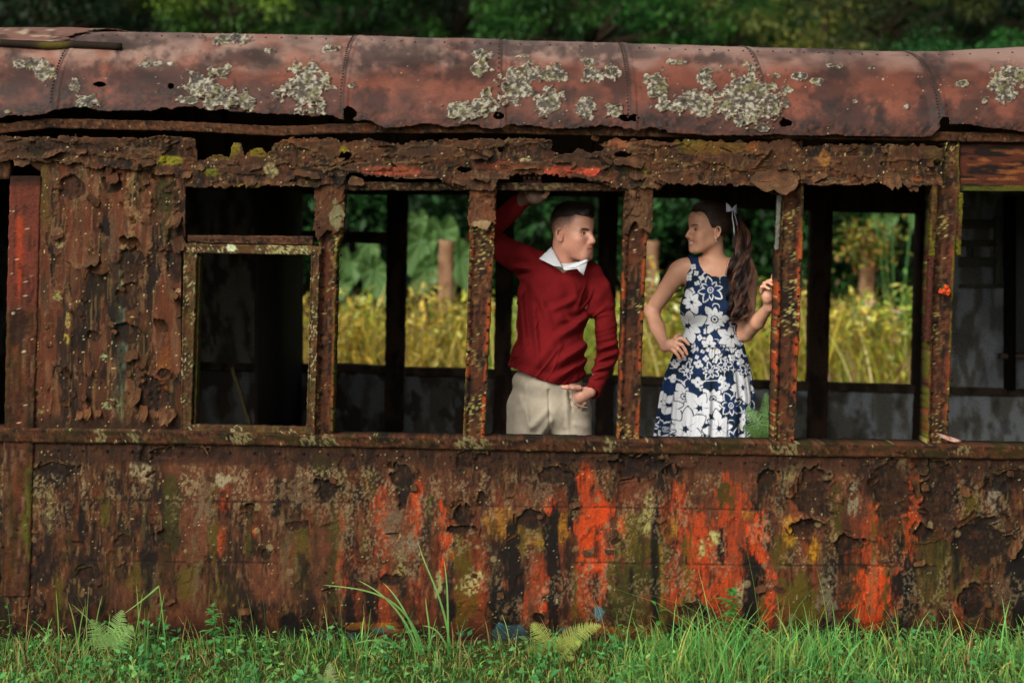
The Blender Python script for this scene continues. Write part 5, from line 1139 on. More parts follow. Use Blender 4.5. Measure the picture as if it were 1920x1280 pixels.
    tt = np.linspace(0, 1, 8); ts = np.linspace(0, 1, 34)
    cen = np.stack([np.interp(ts, tt, path[:, i]) for i in range(3)], -1)
    for i in range(3): cen[:, i] = np.convolve(np.pad(cen[:, i], 3, mode='edge'), np.ones(7) / 7, 'valid')
    wd = np.interp(ts, tt, wdt)
    for lk in range(46):        # wavy locks, each a loose bundle of hairs
        r = math.sqrt(rng.random()); th = rng.uniform(0, 2 * np.pi); ox, oy = r * math.cos(th), r * math.sin(th); ph = rng.uniform(0, 6.3); L = rng.uniform(.72, 1.04) if rng.random() < .75 else rng.uniform(.5, .8)
        am = rng.uniform(.006, .017); fr = rng.uniform(2.6, 4.4); lw = rng.uniform(.005, .010); tone_ = rng.uniform(.7, 1.5); hi = rng.random() < .3
        for i in range(34):
            m = 30; tq = np.linspace(0, min(L * rng.uniform(.93, 1.0), 1.05), m); cx_ = np.stack([np.interp(tq, ts, cen[:, k]) for k in range(3)], -1); w_ = np.interp(tq, ts, wd)
            a = am * np.clip(tq * 2.0, 0, 1) ** 1.4 * (1 + .5 * sm(.7, 1, tq)); o2 = rng.normal(0, lw * .5, 2)
            q = cx_ + np.stack([w_ * ox + a * np.sin(tq * fr * 2 * np.pi + ph) + o2[0] * np.clip(tq * 5, 0, 1), w_ * oy * .8 + a * np.cos(tq * fr * 2 * np.pi + ph) + o2[1] * np.clip(tq * 5, 0, 1), -.10 * np.clip(tq - 1, 0, 1) + 0 * tq], -1)
            q = q + np.cumsum(rng.normal(0, .00035, (m, 3)), 0); q[0] = knot + rng.normal(0, .004, 3)
            pt.tube(q, np.linspace(.0013, .0005, m) * rng.uniform(.7, 1.3), (lin('#5c3b2b') if hi else lin('#2b1a13')) * tone_ * rng.uniform(.75, 1.3), 3, cap=False)
    pt.build("ponytail", M['hair'], hair)
    st = MB(); hn = vnormals(hv, hf)
    comb = lambda p: (knot - p) / np.linalg.norm(knot - p, axis=1)[:, None]
    surf_strands(st, hv, hn, comb, 15000, .034, .0008, lambda p, n_: mix(np.broadcast_to(lin('#20140e'), (n_, 3)), lin('#5f4030'), (rng.random(n_) ** 2) * .8) * rng.uniform(.6, 1.4, (n_, 1)), lift=.05, seg=5)
    back = hv[(F.loc(hv)[:, 0] < -.05)]     # loose hair behind the neck
    st.build("strand", M['hair'], hair)
    # bow with two tails
    bw = MB(); lil = lin('#c6c0dc')
    K = A(1373, 393, .37)
    for sx, sz, w in ((-1, .35, .028), (1, .10, .019)):
        n = 8; U, W = np.meshgrid(np.linspace(0, 1, n), np.linspace(-1, 1, n), indexing='ij')
        p = K + np.stack([sx * U * w, -.006 * np.sin(U * np.pi) - .004, sz * U * w * 1.1 + W * (.004 + .017 * U ** .8)], -1); bw.add(p, grid_faces(n, n), lil * (1.15 if sx < 0 else .8))
        p2 = p.copy(); p2[..., 1] += .014 * np.sin(U * np.pi); bw.add(p2, grid_faces(n, n), lil * .8)
    bw.dome(K + [0, -.008, 0], .0065, (0, -1, 0), lil, k=8, flat=1.0)
    for q, w, c in (([(1373, 394, .362), (1373, 408, .352), (1376, 424, .345), (1377, 441, .343)], .0055, '#c4cfcf'), ([(1375, 394, .366), (1380, 410, .36), (1383, 425, .36)], .004, '#a8a4c0')):
        pts = np.array([A(*a) for a in q]); t = np.linspace(0, 1, 14); pp = np.stack([np.interp(t, np.linspace(0, 1, len(q)), pts[:, i]) for i in range(3)], -1)
        e = np.stack([w * (.5 + .7 * t), 0 * t - .002 * np.sin(t * 6), 0 * t], -1); bw.add(np.stack([pp - e * .5, pp + e * .5], 1).reshape(-1, 3), grid_faces(14, 2), lin(c))
    b = bw.build("hair_bow", M['cloth'], hair); md = b.modifiers.new("thickness", 'SOLIDIFY'); md.thickness = .001; md.offset = 0
    # ---- dress
    dress_pattern = make_dress_pattern()
    dt = [rc(A(1297, 500, .43), A(1299, 520, .43), .036, .04, .05), rc(A(1382, 500, .43), A(1380, 520, .43), .036, .04, .05)] + [el(q[1], q[2] + .0065, None, .05) if q[0] == 'e' else rc(q[1], q[2], q[3] + .0065, q[4] + .0065, q[5]) for q in torso[1:]]
    def dfold(p, d_):
        px, py = UN(p); return d_ - .004 * (fbm(px / 10, py / 40, p[:, 1] * 8, o=2, s=51) - .5) * sm(560, 640, py)
    dv, df = sdf_mesh(dt, .0032, dfold); dv = relax(dv, df, 1, .4); px, py = UN(dv)
    front = dv[:, 1] < .43
    nk = interp(px, [(1288, 470), (1309, 474), (1312, 496), (1320, 509), (1334, 517), (1350, 519), (1364, 512), (1372, 496), (1376, 474)])
    keep = (py > np.where(front, nk, nk - 8)) & (py < 652)
    al = interp(py, [(470, 1289), (492, 1290), (510, 1289), (535, 1286), (556, 1276), (566, 1268)]); ar = interp(py, [(470, 1382), (492, 1384), (512, 1386), (540, 1390), (560, 1398), (570, 1406)])
    keep &= ((px > al) & (px < ar)) | (py > 568)
    v2, c2, f2 = compact(dv, dress_pattern(px, py, dv[:, 1]), df[keep[df].all(1)])
    dress = mesh_np("dress", v2, [f2], M['cloth'], c2, True, wom)
    md = dress.modifiers.new("thickness", 'SOLIDIFY'); md.thickness = .0025; md.offset = 1
    # skirt: gathered cloth
    nA, nV = 620, 210; an = np.linspace(0, 2 * np.pi, nA + 1)[:-1]; vv = np.linspace(0, 1, nV); AN, VV = np.meshgrid(an, vv, indexing='ij')
    z0 = A(1333, 640, .43)[2]; z1 = .52; Z = z0 + (z1 - z0) * VV; pyv = HORI - (Z - CAMZ) * FPX / 6.43
    lx = (interp(pyv, [(630, 1272), (645, 1271), (665, 1262), (700, 1248), (740, 1239), (825, 1227), (960, 1212), (1100, 1206)]) - 960) * 6.43 / FPX
    rx = (interp(pyv, [(630, 1394), (645, 1394), (665, 1400), (700, 1409), (740, 1415), (790, 1414), (825, 1412), (960, 1420), (1100, 1424)]) - 960) * 6.43 / FPX
    cx_, hw = (lx + rx) / 2, (rx - lx) / 2; hd = .100 + (.21 - .100) * sm(0, .9, VV) ** .8
    ph = AN + .25 * (fbm(3 * np.cos(AN) + 5, 3 * np.sin(AN) + 5, 0 * AN, o=2, s=53) - .5)
    fold = np.sin(ph * 15 + 1.2 * np.sin(AN * 3)) * .55 + np.sin(ph * 24 + 2) * .3 + (fbm(np.cos(AN) * 9 + 20, np.sin(AN) * 9 + 20, VV * 2, o=3, s=54) - .5) * 1.3
    amp = .003 + .026 * sm(.0, .8, VV) + .002 * np.sin(ph * 60) * sm(.3, .02, VV)
    r = 1 + 0 * fold
    X = cx_ + (hw + 0 * r) * np.cos(AN) + fold * amp * np.cos(AN) * .35; Yk = .43 + hd * np.sin(AN) + fold * amp * np.sin(AN)
    gath = sm(.12, .0, VV) * .003 * np.sin(ph * 70); Yk = Yk + gath * np.sin(AN)
    p = np.stack([X, Yk, Z], -1)
    u = AN * hw.mean() ; px, py = UN(p)
    # the print is printed on the flat cloth: lateral coordinate follows the cloth, not the fold
    pxc = 1325 + np.cos(AN) * (UN(np.stack([cx_ + hw, Yk, Z], -1))[0] - UN(np.stack([cx_, Yk, Z], -1))[0])
    pxc = UN(np.stack([cx_ + hw * np.cos(AN), 0 * Z + .43, Z], -1))[0] + fold * 2.5 * sm(0, .3, VV)
    c = dress_pattern(pxc, pyv, Yk)
    i = np.arange(nA)[:, None]; j = np.arange(nV - 1)[None]; ix = lambda a, b: (a % nA) * nV + b
    f = np.stack([ix(i, j), ix(i + 1, j), ix(i + 1, j + 1), ix(i, j + 1)], -1).reshape(-1, 4)
    sk = mesh_np("skirt", p.reshape(-1, 3), [f[:, ::-1]], M['cloth'], c.reshape(-1, 3), True, dress)
    for fx in (FR, FL):
        a, b_ = sdf_mesh([rc((fx[0], fx[1] + .02, .15), (fx[0], fx[1] - .16, .135), .036, .030, .03)], .006, lambda p, d_: np.maximum(np.maximum(d_, .122 - p[:, 2]), p[:, 2] - .165)); mesh_np("shoe", a, [b_], M['gloss'], lin('#20242e'), True, wom)
def make_dress_pattern():
    W_, N1, N2 = lin('#c2c5c8'), lin('#0c1f33'), lin('#13294e')
    r_ = np.random.default_rng(5)
    big = [  # x, y, radius, petals, rotation, kind (0 white with ringed eye, 1 outline flower, 2 white with dark eye)
        (1332, 545, 27, 8, .2, 1), (1340, 598, 31, 9, .1, 0), (1290, 612, 40, 7, .5, 2), (1372, 632, 30, 7, .0, 2), (1330, 648, 22, 6, .4, 2), (1298, 566, 24, 6, .9, 2), (1385, 606, 22, 6, .2, 1),
        (1275, 738, 26, 8, .3, 0), (1328, 740, 25, 8, .0, 0), (1302, 758, 44, 6, .1, 2), (1326, 690, 18, 8, .2, 1), (1363, 752, 26, 7, .3, 1), (1278, 795, 46, 7, .55, 2), (1338, 792, 34, 8, .15, 2), (1386, 722, 34, 6, .9, 2), (1368, 812, 24, 6, .2, 1),
        (1250, 755, 30, 6, .1, 2), (1285, 690, 17, 7, .5, 1), (1352, 680, 16, 6, .0, 1), (1243, 800, 24, 6, .0, 1), (1405, 770, 22, 6, .6, 1), (1395, 690, 15, 6, .5, 1), (1402, 815, 30, 7, .2, 2), (1312, 826, 22, 6, .2, 1),
        (1250, 860, 44, 7, .2, 2), (1310, 880, 34, 8, .0, 0), (1370, 870, 40, 7, .3, 2), (1270, 940, 40, 8, .1, 0), (1340, 950, 44, 7, .2, 2), (1400, 930, 34, 7, .5, 0)]
    small = [(1297, 548, 9), (1300, 500, 7), (1292, 520, 8), (1306, 512, 6), (1316, 522, 7), (1372, 575, 7), (1313, 594, 7), (1325, 620, 7), (1360, 600, 5), (1313, 632, 7), (1323, 636, 6), (1376, 590, 6), (1308, 532, 6), (1388, 640, 8),
             (1302, 710, 11), (1345, 706, 10), (1346, 722, 9), (1305, 678, 9), (1263, 680, 9), (1272, 672, 6), (1290, 672, 6), (1318, 668, 7), (1342, 664, 9), (1366, 668, 8), (1378, 660, 9), (1384, 676, 9), (1403, 704, 8), (1398, 740, 8), (1400, 755, 7), (1300, 800, 12), (1304, 812, 10), (1252, 815, 10), (1236, 790, 8), (1384, 790, 10), (1350, 812, 8), (1232, 820, 10), (1410, 730, 7), (1258, 706, 8), (1350, 640, 5), (1334, 672, 6), (1296, 655, 5), (1312, 655, 5)]
    for k in range(60): small.append((r_.uniform(1225, 1415), r_.uniform(650, 1000), r_.uniform(4, 9)))
    def pat(px, py, Y):
        sh = np.shape(px); x = np.ravel(px).astype(float); y = np.ravel(py).astype(float); back = (np.ravel(Y) > .43)
        x = np.where(back, 2650 - x + 9, x); y = np.where(back, y + 13, y)
        x = x + 5 * (fbm(x / 30, y / 30, o=2, s=61) - .5); y = y + 5 * (fbm(x / 30, y / 30, o=2, s=62) - .5)
        c = mix(np.broadcast_to(N1, (len(x), 3)), N2, sm(.42, .56, fbm(x / 30, y / 40, o=2, s=63)))
        # line work and leaves
        ln = np.abs(fbm(x / 17, y / 17, o=1, s=64) - .5); c = mix(c, W_, sm(.032, .018, ln) * sm(.45, .55, vn(x / 26, y / 26, 0, 65)))
        for (a, b, r) in small:
            s_ = (np.abs(x - a) < r) & (np.abs(y - b) < r)
            if not s_.any(): continue
            dx, dy = x[s_] - a, y[s_] - b; q = np.hypot(dx, dy) / r; th = np.arctan2(dy, dx) + a
            m = sm(.06, -.06, q - (.55 + .33 * np.abs(np.cos(th * 2)))); m = m * sm(.10, .2, q); c[s_] = mix(c[s_], W_, m)
        for (a, b, r, n, rot, kd) in big:
            s_ = (np.abs(x - a) < r * 1.1) & (np.abs(y - b) < r * 1.1)
            if not s_.any(): continue
            dx, dy = x[s_] - a, y[s_] - b; rr = np.hypot(dx, dy); th = np.arctan2(dy, dx) + rot; k_ = np.floor(th / (2 * np.pi / n) + .5)
            ph = th - k_ * 2 * np.pi / n; Lr = r * (.82 + .18 * np.sin(k_ * 2.3 + a)); t = rr / Lr
            wd = Lr * .315 * np.sin(np.clip(t, 0, 1) ** .9 * np.pi) ** .7 * (6.5 / n) ** .6
            lat = rr * np.abs(np.sin(ph)); sd = lat - wd; sd = np.where(t > 1, np.maximum(sd, (t - 1) * Lr), sd)
            cc = c[s_]
            cc = mix(cc, N1, sm(3.2, 2.0, sd) * (rr < Lr + 2))
            if kd == 1:
                cc = mix(cc, W_, sm(1.0, .2, sd) * sm(-2.8, -1.8, sd)); cc = mix(cc, N2, sm(-1.8, -2.8, sd))
                cc = mix(cc, W_, sm(1.2, .4, np.abs(rr - r * .17)))
            else:
                cc = mix(cc, W_, sm(.6, -.3, sd) * (t > .12)); cc = mix(cc, N1, sm(.8, .0, lat) * sm(.55, .35, t) * .8)
                if kd == 0: cc = mix(cc, N1, sm(r * .24 + .6, r * .24 - .4, rr)); cc = mix(cc, W_, sm(r * .17 + .4, r * .17 - .4, rr)); cc = mix(cc, N1, sm(r * .09 + .4, r * .09 - .4, rr))
                else: cc = mix(cc, N1, sm(.5, -.5, rr - r * (.07 + .08 * np.abs(np.sin(th * 2.5)))))
            c[s_] = cc
        return c.reshape(sh + (3,))
    return pat
build_woman()
# ================================================================ ground and added backdrop hill
def terrain():
    xs = np.concatenate([np.linspace(-300, -14, 24), np.arange(-12, 12.1, .25), np.linspace(14, 300, 24)]); ys = np.concatenate([np.linspace(-120, -6, 12), np.arange(-5, 14, .25), np.linspace(15, 300, 36)])
    X, Y = np.meshgrid(xs, ys, indexing='ij'); Z = .03 * (fbm(X * .8, Y * .8, o=3, s=1) - .5) * sm(2, 3.2, np.abs(Y - 1.35) + .8) - .012
    c = mix(np.broadcast_to(lin('#3d4a1e'), X.shape + (3,)), lin('#3a2c1a'), sm(.4, .6, fbm(X * 3, Y * 3, o=4, s=2)) * .6)
    o = mesh_np("ground", np.stack([X, Y, Z], -1).reshape(-1, 3), [grid_faces(len(xs), len(ys))], M['soil'], c.reshape(-1, 3)); tag(o, kind='structure')
    xs = np.linspace(-90, 90, 90); ys = np.linspace(27, 120, 40); X, Y = np.meshgrid(xs, ys, indexing='ij')  # added dark hill, keeps bright sky out of the gaps between forest leaves
    Z = -.2 + 26 * sm(26, 75, Y) * (.7 + .6 * fbm(X * .04, Y * .04, o=3, s=3)) + 4.5 * sm(27, 31, Y)
    c = mix(np.broadcast_to(lin('#1d2c12'), X.shape + (3,)), lin('#10180b'), sm(.4, .6, fbm(X * .5, Y * .5, o=4, s=4)))
    o = mesh_np("hill_backdrop", np.stack([X, Y, Z], -1).reshape(-1, 3), [grid_faces(90, 40)], M['soil'], c.reshape(-1, 3)); tag(o, kind='structure')
terrain()

# ================================================================ leaves and blades
def rand_dir(n):
    v = rng.normal(size=(n, 3)); return v / np.linalg.norm(v, axis=1)[:, None]
def leaf_quads(pos, size, col, droop=.35, aspect=.45, out=None, cvar=.3):
    """one folded leaf per position, two faces each"""
    n = len(pos); size = np.broadcast_to(size, (n,))[:, None]
    d = rand_dir(n); d[:, 2] = d[:, 2] * .6 - droop
    if out is not None: d = d + out * .8
    d /= np.linalg.norm(d, axis=1)[:, None]
    up = rand_dir(n) * .55 + np.array([0, 0, 1.0]); s = np.cross(d, up); s /= np.linalg.norm(s, axis=1)[:, None] + 1e-9; nrm = np.cross(s, d)
    a = pos; t = pos + d * size; m = pos + d * size * .45 - nrm * size * .06
    l = m + s * size * aspect * .5 + nrm * size * .10; r = m - s * size * aspect * .5 + nrm * size * .10
    v = np.stack([a, l, t, r], 1).reshape(-1, 3); i = np.arange(n)[:, None] * 4
    f = np.concatenate([i + np.array([[0, 1, 2]]), i + np.array([[0, 2, 3]])])
    col = np.broadcast_to(col, (n, 3)) * (1 + cvar * rng.normal(size=(n, 1))).clip(.3, 2)
    return v, f, np.repeat(np.clip(col, .002, .9), 4, 0)
def add_leaves(mb, *a, **k):
    v, f, c = leaf_quads(*a, **k); mb.add(v, f, c)
def blades(mb, base, h, lean, w, c0, c1, k=4, curl=.5, az=None):
    """grass blades: tapering ribbons that bend over"""
    n = len(base); h = np.broadcast_to(h, (n,)); az = rng.uniform(0, 2 * np.pi, n) if az is None else az; dr = np.stack([np.cos(az), np.sin(az), 0 * az], -1); sd = np.stack([-np.sin(az + rng.normal(0, .9, n)), np.cos(az + rng.normal(0, .9, n)), 0 * az], -1)
    t = np.linspace(0, 1, k + 1); ln = np.broadcast_to(lean, (n,))
    c = base[:, None] + h[:, None, None] * (t[None, :, None] * np.array([0, 0, 1.0]) * (1 - .35 * (ln[:, None, None] * t[None, :, None]) ** 1.5) + dr[:, None] * (ln[:, None, None] * t[None, :, None] ** 1.8))
    ww = np.broadcast_to(w, (n,))[:, None, None] * (1 - t ** 1.6)[None, :, None] * .5 + .0002
    v = np.stack([c - sd[:, None] * ww, c + sd[:, None] * ww], 2).reshape(-1, 3)
    b = (np.arange(n) * (k + 1) * 2)[:, None, None]; j = (np.arange(k) * 2)[None, :, None]
    f = (b + j + np.array([0, 1, 3, 2])[None, None]).reshape(-1, 4)
    c0 = np.broadcast_to(c0, (n, 3)); c1 = np.broadcast_to(c1, (n, 3))
    col = c0[:, None] * (1 - t[None, :, None]) + c1[:, None] * t[None, :, None]
    mb.add(v, f, np.repeat(col.reshape(-1, 3), 2, 0))
def pick(n, cols, p=None):
    cs = np.array([lin(c) for c in cols]); return cs[rng.choice(len(cols), n, p=p)]
def gz(x, y): return .03 * (fbm(x * .8, y * .8, o=3, s=1) - .5) * sm(2, 3.2, np.abs(y - 1.35) + .8) - .012

# ---- grass in front
def front_grass():
    mb = MB(); n = 38000
    x = rng.uniform(-3.6, 3.6, n); y = -.035 - 1.7 * rng.random(n) ** 1.1; pn = fbm(x * 1.8, y * 3, o=3, s=5)
    keep = rng.random(n) < .35 + 1.1 * pn; x, y, pn = x[keep], y[keep], pn[keep]; n = len(x)
    cl_ = fbm(x * 1.1 + 9, y * 2, o=3, s=15); h = rng.gamma(4, .016, n) * (.35 + 2.6 * sm(.35, .7, cl_) + .5 * pn) * .8 * (1 - .45 * sm(-.42, -.12, y)); base = np.stack([x, y, gz(x, y)], -1)
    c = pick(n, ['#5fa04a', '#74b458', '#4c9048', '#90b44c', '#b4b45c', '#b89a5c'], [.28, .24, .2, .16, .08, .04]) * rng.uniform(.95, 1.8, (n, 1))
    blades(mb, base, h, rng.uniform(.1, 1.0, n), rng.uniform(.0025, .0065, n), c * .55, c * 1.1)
    n = 620; x = rng.uniform(-3.4, 3.4, n); y = rng.uniform(-.5, -.04, n)      # tall single blades
    c = pick(n, ['#7fb85c', '#9fbe64', '#5f9f4c', '#c0a46a', '#a88a50', '#8a9a50'])
    blades(mb, np.stack([x, y, gz(x, y)], -1), rng.uniform(.12, .30, n) * rng.uniform(.5, 1, n), rng.uniform(.05, .8, n), rng.uniform(.003, .007, n), c * .6, c, k=7)
    n = 9000; x = rng.uniform(-3.6, 3.6, n); y = -.04 - 1.5 * rng.random(n); z = gz(x, y) + rng.uniform(.01, .07, n) * (.4 + 1.2 * fbm(x * 3, y * 4, o=2, s=8))   # clover and small leaves between the blades
    add_leaves(mb, np.stack([x, y, z], -1), rng.uniform(.010, .028, n), pick(n, ['#4f9448', '#5f9c50', '#6a9c50', '#3a7a3c']), droop=-.1, aspect=.6)
    n = 3200; x = rng.uniform(-3.6, 3.6, n); y = -.06 - 1.5 * rng.random(n)   # dead straw lying over
    blades(mb, np.stack([x, y, gz(x, y) + .03 * rng.random(n)], -1), rng.uniform(.03, .10, n), rng.uniform(.8, 2.6, n), rng.uniform(.002, .004, n), pick(n, ['#a8905a', '#8a7040', '#c2ac74']), pick(n, ['#b89c64', '#9a8250']))
    for k in range(230):      # patches of broad leaves growing low between the blades
        cx, cy = rng.uniform(-3.4, 3.4), rng.uniform(-1.2, -.06); m = 14; a = rng.uniform(0, 6.28, m); r = rng.uniform(.005, .05, m)
        p = np.stack([cx + r * np.cos(a), cy + r * np.sin(a), gz(cx, cy) + rng.uniform(.02, .10, m)], -1); d = np.stack([np.cos(a), np.sin(a), .1 + 0 * a], -1)
        add_leaves(mb, p, rng.uniform(.018, .045, m), lin(['#5a9c54', '#3f7f44', '#7aa456', '#4c8c48'][k % 4]) * rng.uniform(.8, 1.4), out=d * 1.4, droop=.05, aspect=.55, cvar=.15)
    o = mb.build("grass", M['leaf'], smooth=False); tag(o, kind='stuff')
front_grass()
def back_grass():
    mb = MB(); n = 16000
    x = rng.uniform(-7, 7, n); y = 3.2 + 4.2 * rng.random(n); base = np.stack([x, y, gz(x, y)], -1)
    c = pick(n, ['#8fae58', '#a8b060', '#7a9a44', '#b8a860', '#5f8a3c'])
    blades(mb, base, rng.uniform(.10, .42, n) * (.4 + .12 * (y - 3)) * 1.3, rng.uniform(.1, .9, n), rng.uniform(.006, .012, n), c * .6, c)
    o = mb.build("grass", M['leaf'], smooth=False); tag(o, kind='stuff')
back_grass()

# ---- ferns, weeds, tall blades
def frond(mb, p0, tip, sag, width, c, np_=22, side=(0, -1, 0), tw=.5):
    p0, tip = np.asarray(p0, float), np.asarray(tip, float); t = np.linspace(0, 1, np_ * 2 + 1)[:, None]
    mid = (p0 + tip) / 2 + np.array([0, 0, sag]); path = (1 - t) ** 2 * p0 + 2 * t * (1 - t) * mid + t ** 2 * tip
    mb.tube(path, np.linspace(.0022, .0006, len(path)) * (width / .09), c * .7, 4)
    tg = np.gradient(path, axis=0); tg /= np.linalg.norm(tg, axis=1)[:, None]
    nrm = np.asarray(side, float); L = np.linalg.norm(tip - p0)
    for i in range(3, len(path) - 1):
        q = i / len(path); w = width * math.sin(math.pi * min(1, q * .92 + .10)) ** .75 * (1.12 - q * .55)
        for sg in (-1, 1):
            d = sg * np.cross(tg[i], nrm) + tg[i] * .35 + rng.normal(0, .06, 3); d /= np.linalg.norm(d)
            n = 7; s = np.linspace(0, 1, n); cen = path[i] + d * w * s[:, None] + np.array([0, 0, -.16]) * w * s[:, None] ** 2 + tg[i] * w * .12 * s[:, None] ** 2
            hw = L / len(path) * .36 * np.sqrt(np.clip(1 - s, 0, 1)) * (1 + .35 * (np.arange(n) % 2))
            v = np.stack([cen - tg[i] * hw[:, None], cen + tg[i] * hw[:, None]], 1).reshape(-1, 3)
            mb.add(v, [[2 * k, 2 * k + 1, 2 * k + 3, 2 * k + 2] for k in range(n - 1)], c * rng.uniform(.8, 1.2))
def fern(base, tips, width, hexc, label, group=None, side=(0, -1, 0), np_=13):
    e = empty("fern", tuple(base)); tag(e, label, "fern", group)
    for (tp, sag) in tips:
        mb = MB(); frond(mb, base, tp, sag, width, lin(hexc) * rng.uniform(.85, 1.15), np_=np_, side=side); mb.build("frond", M['leaf'], e, smooth=False)
    return e
fern(A(205, 1222, -.24), [(A(230, 1142, -.28), .0), (A(170, 1160, -.30), .01), (A(196, 1262, -.38), -.0), (A(250, 1172, -.3), .02)], .058, '#8fb468', "pale green fern upright in the grass near the left end of the rusty wall")
fern(A(1035, 1222, -.26), [(A(1128, 1172, -.34), .05), (A(996, 1168, -.28), .03), (A(1076, 1236, -.42), .04), (A(984, 1218, -.36), .03), (A(1092, 1204, -.4), .04)], .050, '#a2ae58', "yellowish fern with arching fronds under the blue paint at the wall's foot")
fern(A(1250, 1238, -.3), [(A(1215, 1200, -.34), .02), (A(1282, 1216, -.38), .02), (A(1242, 1186, -.32), .0)], .038, '#6f9c48', "small low fern in the grass under the black streaked paint")
fern(A(622, 1300, -.6), [(A(618, 1240, -.64), .0), (A(596, 1262, -.66), .0)], .036, '#aeba80', "tiny pale fern at the very front of the grass")
fern(A(1512, 1262, -.3), [(A(1524, 1222, -.3), .01), (A(1500, 1238, -.34), .0)], .024, '#9aae5c', "small fern in the grass below the mauve-grey paint streak")
fern(A(1288, 1245, -.15), [(A(1292, 1188, -.16), .0), (A(1275, 1208, -.2), .01)], .026, '#7fa050', "narrow upright fern left of the tall leafy weed")
fern(A(1447, 845, .20), [(A(1400, 762, .26), .03), (A(1436, 735, .22), .0), (A(1392, 800, .16), .05), (A(1452, 750, .26), .0), (A(1405, 830, .15), .05)], .058, '#587c3e', "dark green fern growing inside beside the dress, behind the window post", np_=13)
def weed(base, h, n, L, hexc, label, group=None, lobed=False, lean=0.0):
    e = empty("weed", tuple(base)); tag(e, label, "weed", group); base = np.asarray(base, float)
    mb = MB(); top = base + np.array([lean * h, 0, h]); t = np.linspace(0, 1, 8)[:, None]; path = base + (top - base) * t + np.array([.06 * h, 0, 0]) * np.sin(t * 3); mb.tube(path, np.linspace(.003, .0012, 8), lin(hexc) * .7, 5); mb.build("stem", M['leaf'], e)
    mb = MB()
    for i in range(n):
        q = .25 + .75 * (i / max(1, n - 1)); p = base + (top - base) * q; az = i * 2.4 + rng.normal(0, .3); d = np.array([math.cos(az), math.sin(az) * .8, .55 + .5 * (q - .5) + rng.normal(0, .15)]); d /= np.linalg.norm(d)
        ll = L * (1.15 - .5 * q) * rng.uniform(.8, 1.2)
        for (a, sc_) in (((0, 1), (.55, .7), (-.55, .7), (1.0, .5), (-1.0, .5)) if lobed else ((0, 1),)):
            ca, sa = math.cos(a), math.sin(a); s0 = np.cross(d, [0, 0, 1]); s0 /= np.linalg.norm(s0); dd = d * ca + s0 * sa; sd = np.cross(dd, [0, 0, 1]); sd /= np.linalg.norm(sd) + 1e-9
            m = 8; s = np.linspace(0, 1, m); cen = p + dd * ll * sc_ * (s[:, None] + .05) - np.array([0, 0, .45]) * ll * sc_ * s[:, None] ** 2
            hw = ll * sc_ * (.16 if lobed else .22) * np.sin(np.pi * np.clip(s * .95 + .05, 0, 1)) ** .8 * (1 + .22 * (np.arange(m) % 2 if lobed else 0))
            v = np.stack([cen - sd * hw[:, None] + [0, 0, .15 * ll * .2], cen, cen + sd * hw[:, None] + [0, 0, .15 * ll * .2]], 1).reshape(-1, 3)
            mb.add(v, [[3 * k + u, 3 * k + u + 1, 3 * k + u + 4, 3 * k + u + 3] for k in range(m - 1) for u in (0, 1)], lin(hexc) * rng.uniform(.75, 1.2))
    mb.build("leaf", M['leaf'], e, smooth=False); return e
weed(A(1372, 1236, -.24), 0.270, 13, 0.094, '#4f9040', "tall leafy weed with toothed leaves against the orange paint", lobed=True)
weed(A(1240, 1236, -.12), 0.218, 7, 0.069, '#4f8a3c', "thin weed with paired leaves left of the black paint streak", lean=-.1)
weed(A(1752, 1246, -.14), 0.196, 8, 0.069, '#3f7a38', "weed with rounded leaves in the grass at the right, near the black torn streak")
weed(A(1700, 1250, -.2), 0.138, 7, 0.056, '#4a8a40', "low broad-leaved weed just left of the rounded-leaf weed at the right")
weed(A(300, 1240, -.16), 0.196, 9, 0.062, '#3d7a3c', "dark green weed just right of the pale upright fern")
weed(A(275, 1242, -.2), 0.161, 8, 0.056, '#4f9448', "bushy low weed touching the pale upright fern")
weed(A(398, 1238, -.15), 0.218, 12, 0.069, '#5aa050', "spiky bright weed under the flaked paint edge at the left", lobed=True)
weed(A(440, 1246, -.2), 0.172, 10, 0.062, '#529448', "second spiky weed, a little right of the bright one", lobed=True)
weed(A(12, 1240, -.14), 0.241, 8, 0.044, '#4f8a3c', "slender weed at the foot of the door jamb, left edge")
weed(A(1108, 1246, -.22), 0.103, 6, 0.050, '#4f9440', "small weed under the big orange paint streak")
weed(A(500, 1262, -.3), 0.115, 8, 0.056, '#5aa050', "low weed in front of the rust-brown wall left of centre")
weed(A(1160, 1258, -.26), 0.115, 7, 0.050, '#4c8c44', "small dark weed under the olive paint patch")
weed(A(1800, 1262, -.26), 0.103, 7, 0.050, '#56984a', "low weed near the right edge in front of the brown wall")
def ribbon(mb, pts, w, c0, c1):
    pts = np.array([A(*q) for q in pts]); t = np.linspace(0, 1, 26); n = len(pts) - 1
    k = [math.comb(n, i) for i in range(n + 1)]; p = sum(k[i] * (1 - t)[:, None] ** (n - i) * t[:, None] ** i * pts[i] for i in range(n + 1))
    tg = np.gradient(p, axis=0); tg /= np.linalg.norm(tg, axis=1)[:, None]; s = np.cross(tg, [0, -1, 0]); s /= np.linalg.norm(s, axis=1)[:, None]; hw = (w * .5 * np.sqrt(np.clip(1 - t, 0, 1)) + .0003)[:, None]
    v = np.stack([p - s * hw, p + np.array([0, -.15, 0]) * hw, p + s * hw], 1).reshape(-1, 3)
    mb.add(v, [[3 * i + u, 3 * i + u + 1, 3 * i + u + 4, 3 * i + u + 3] for i in range(25) for u in (0, 1)], np.repeat(c0 * (1 - t)[:, None] + c1 * t[:, None], 3, 0))
e = empty("tall_grass", tuple(A(800, 1245, -.16))); tag(e, "tuft of long arching grass blades bending left in front of the wall", "grass tuft")
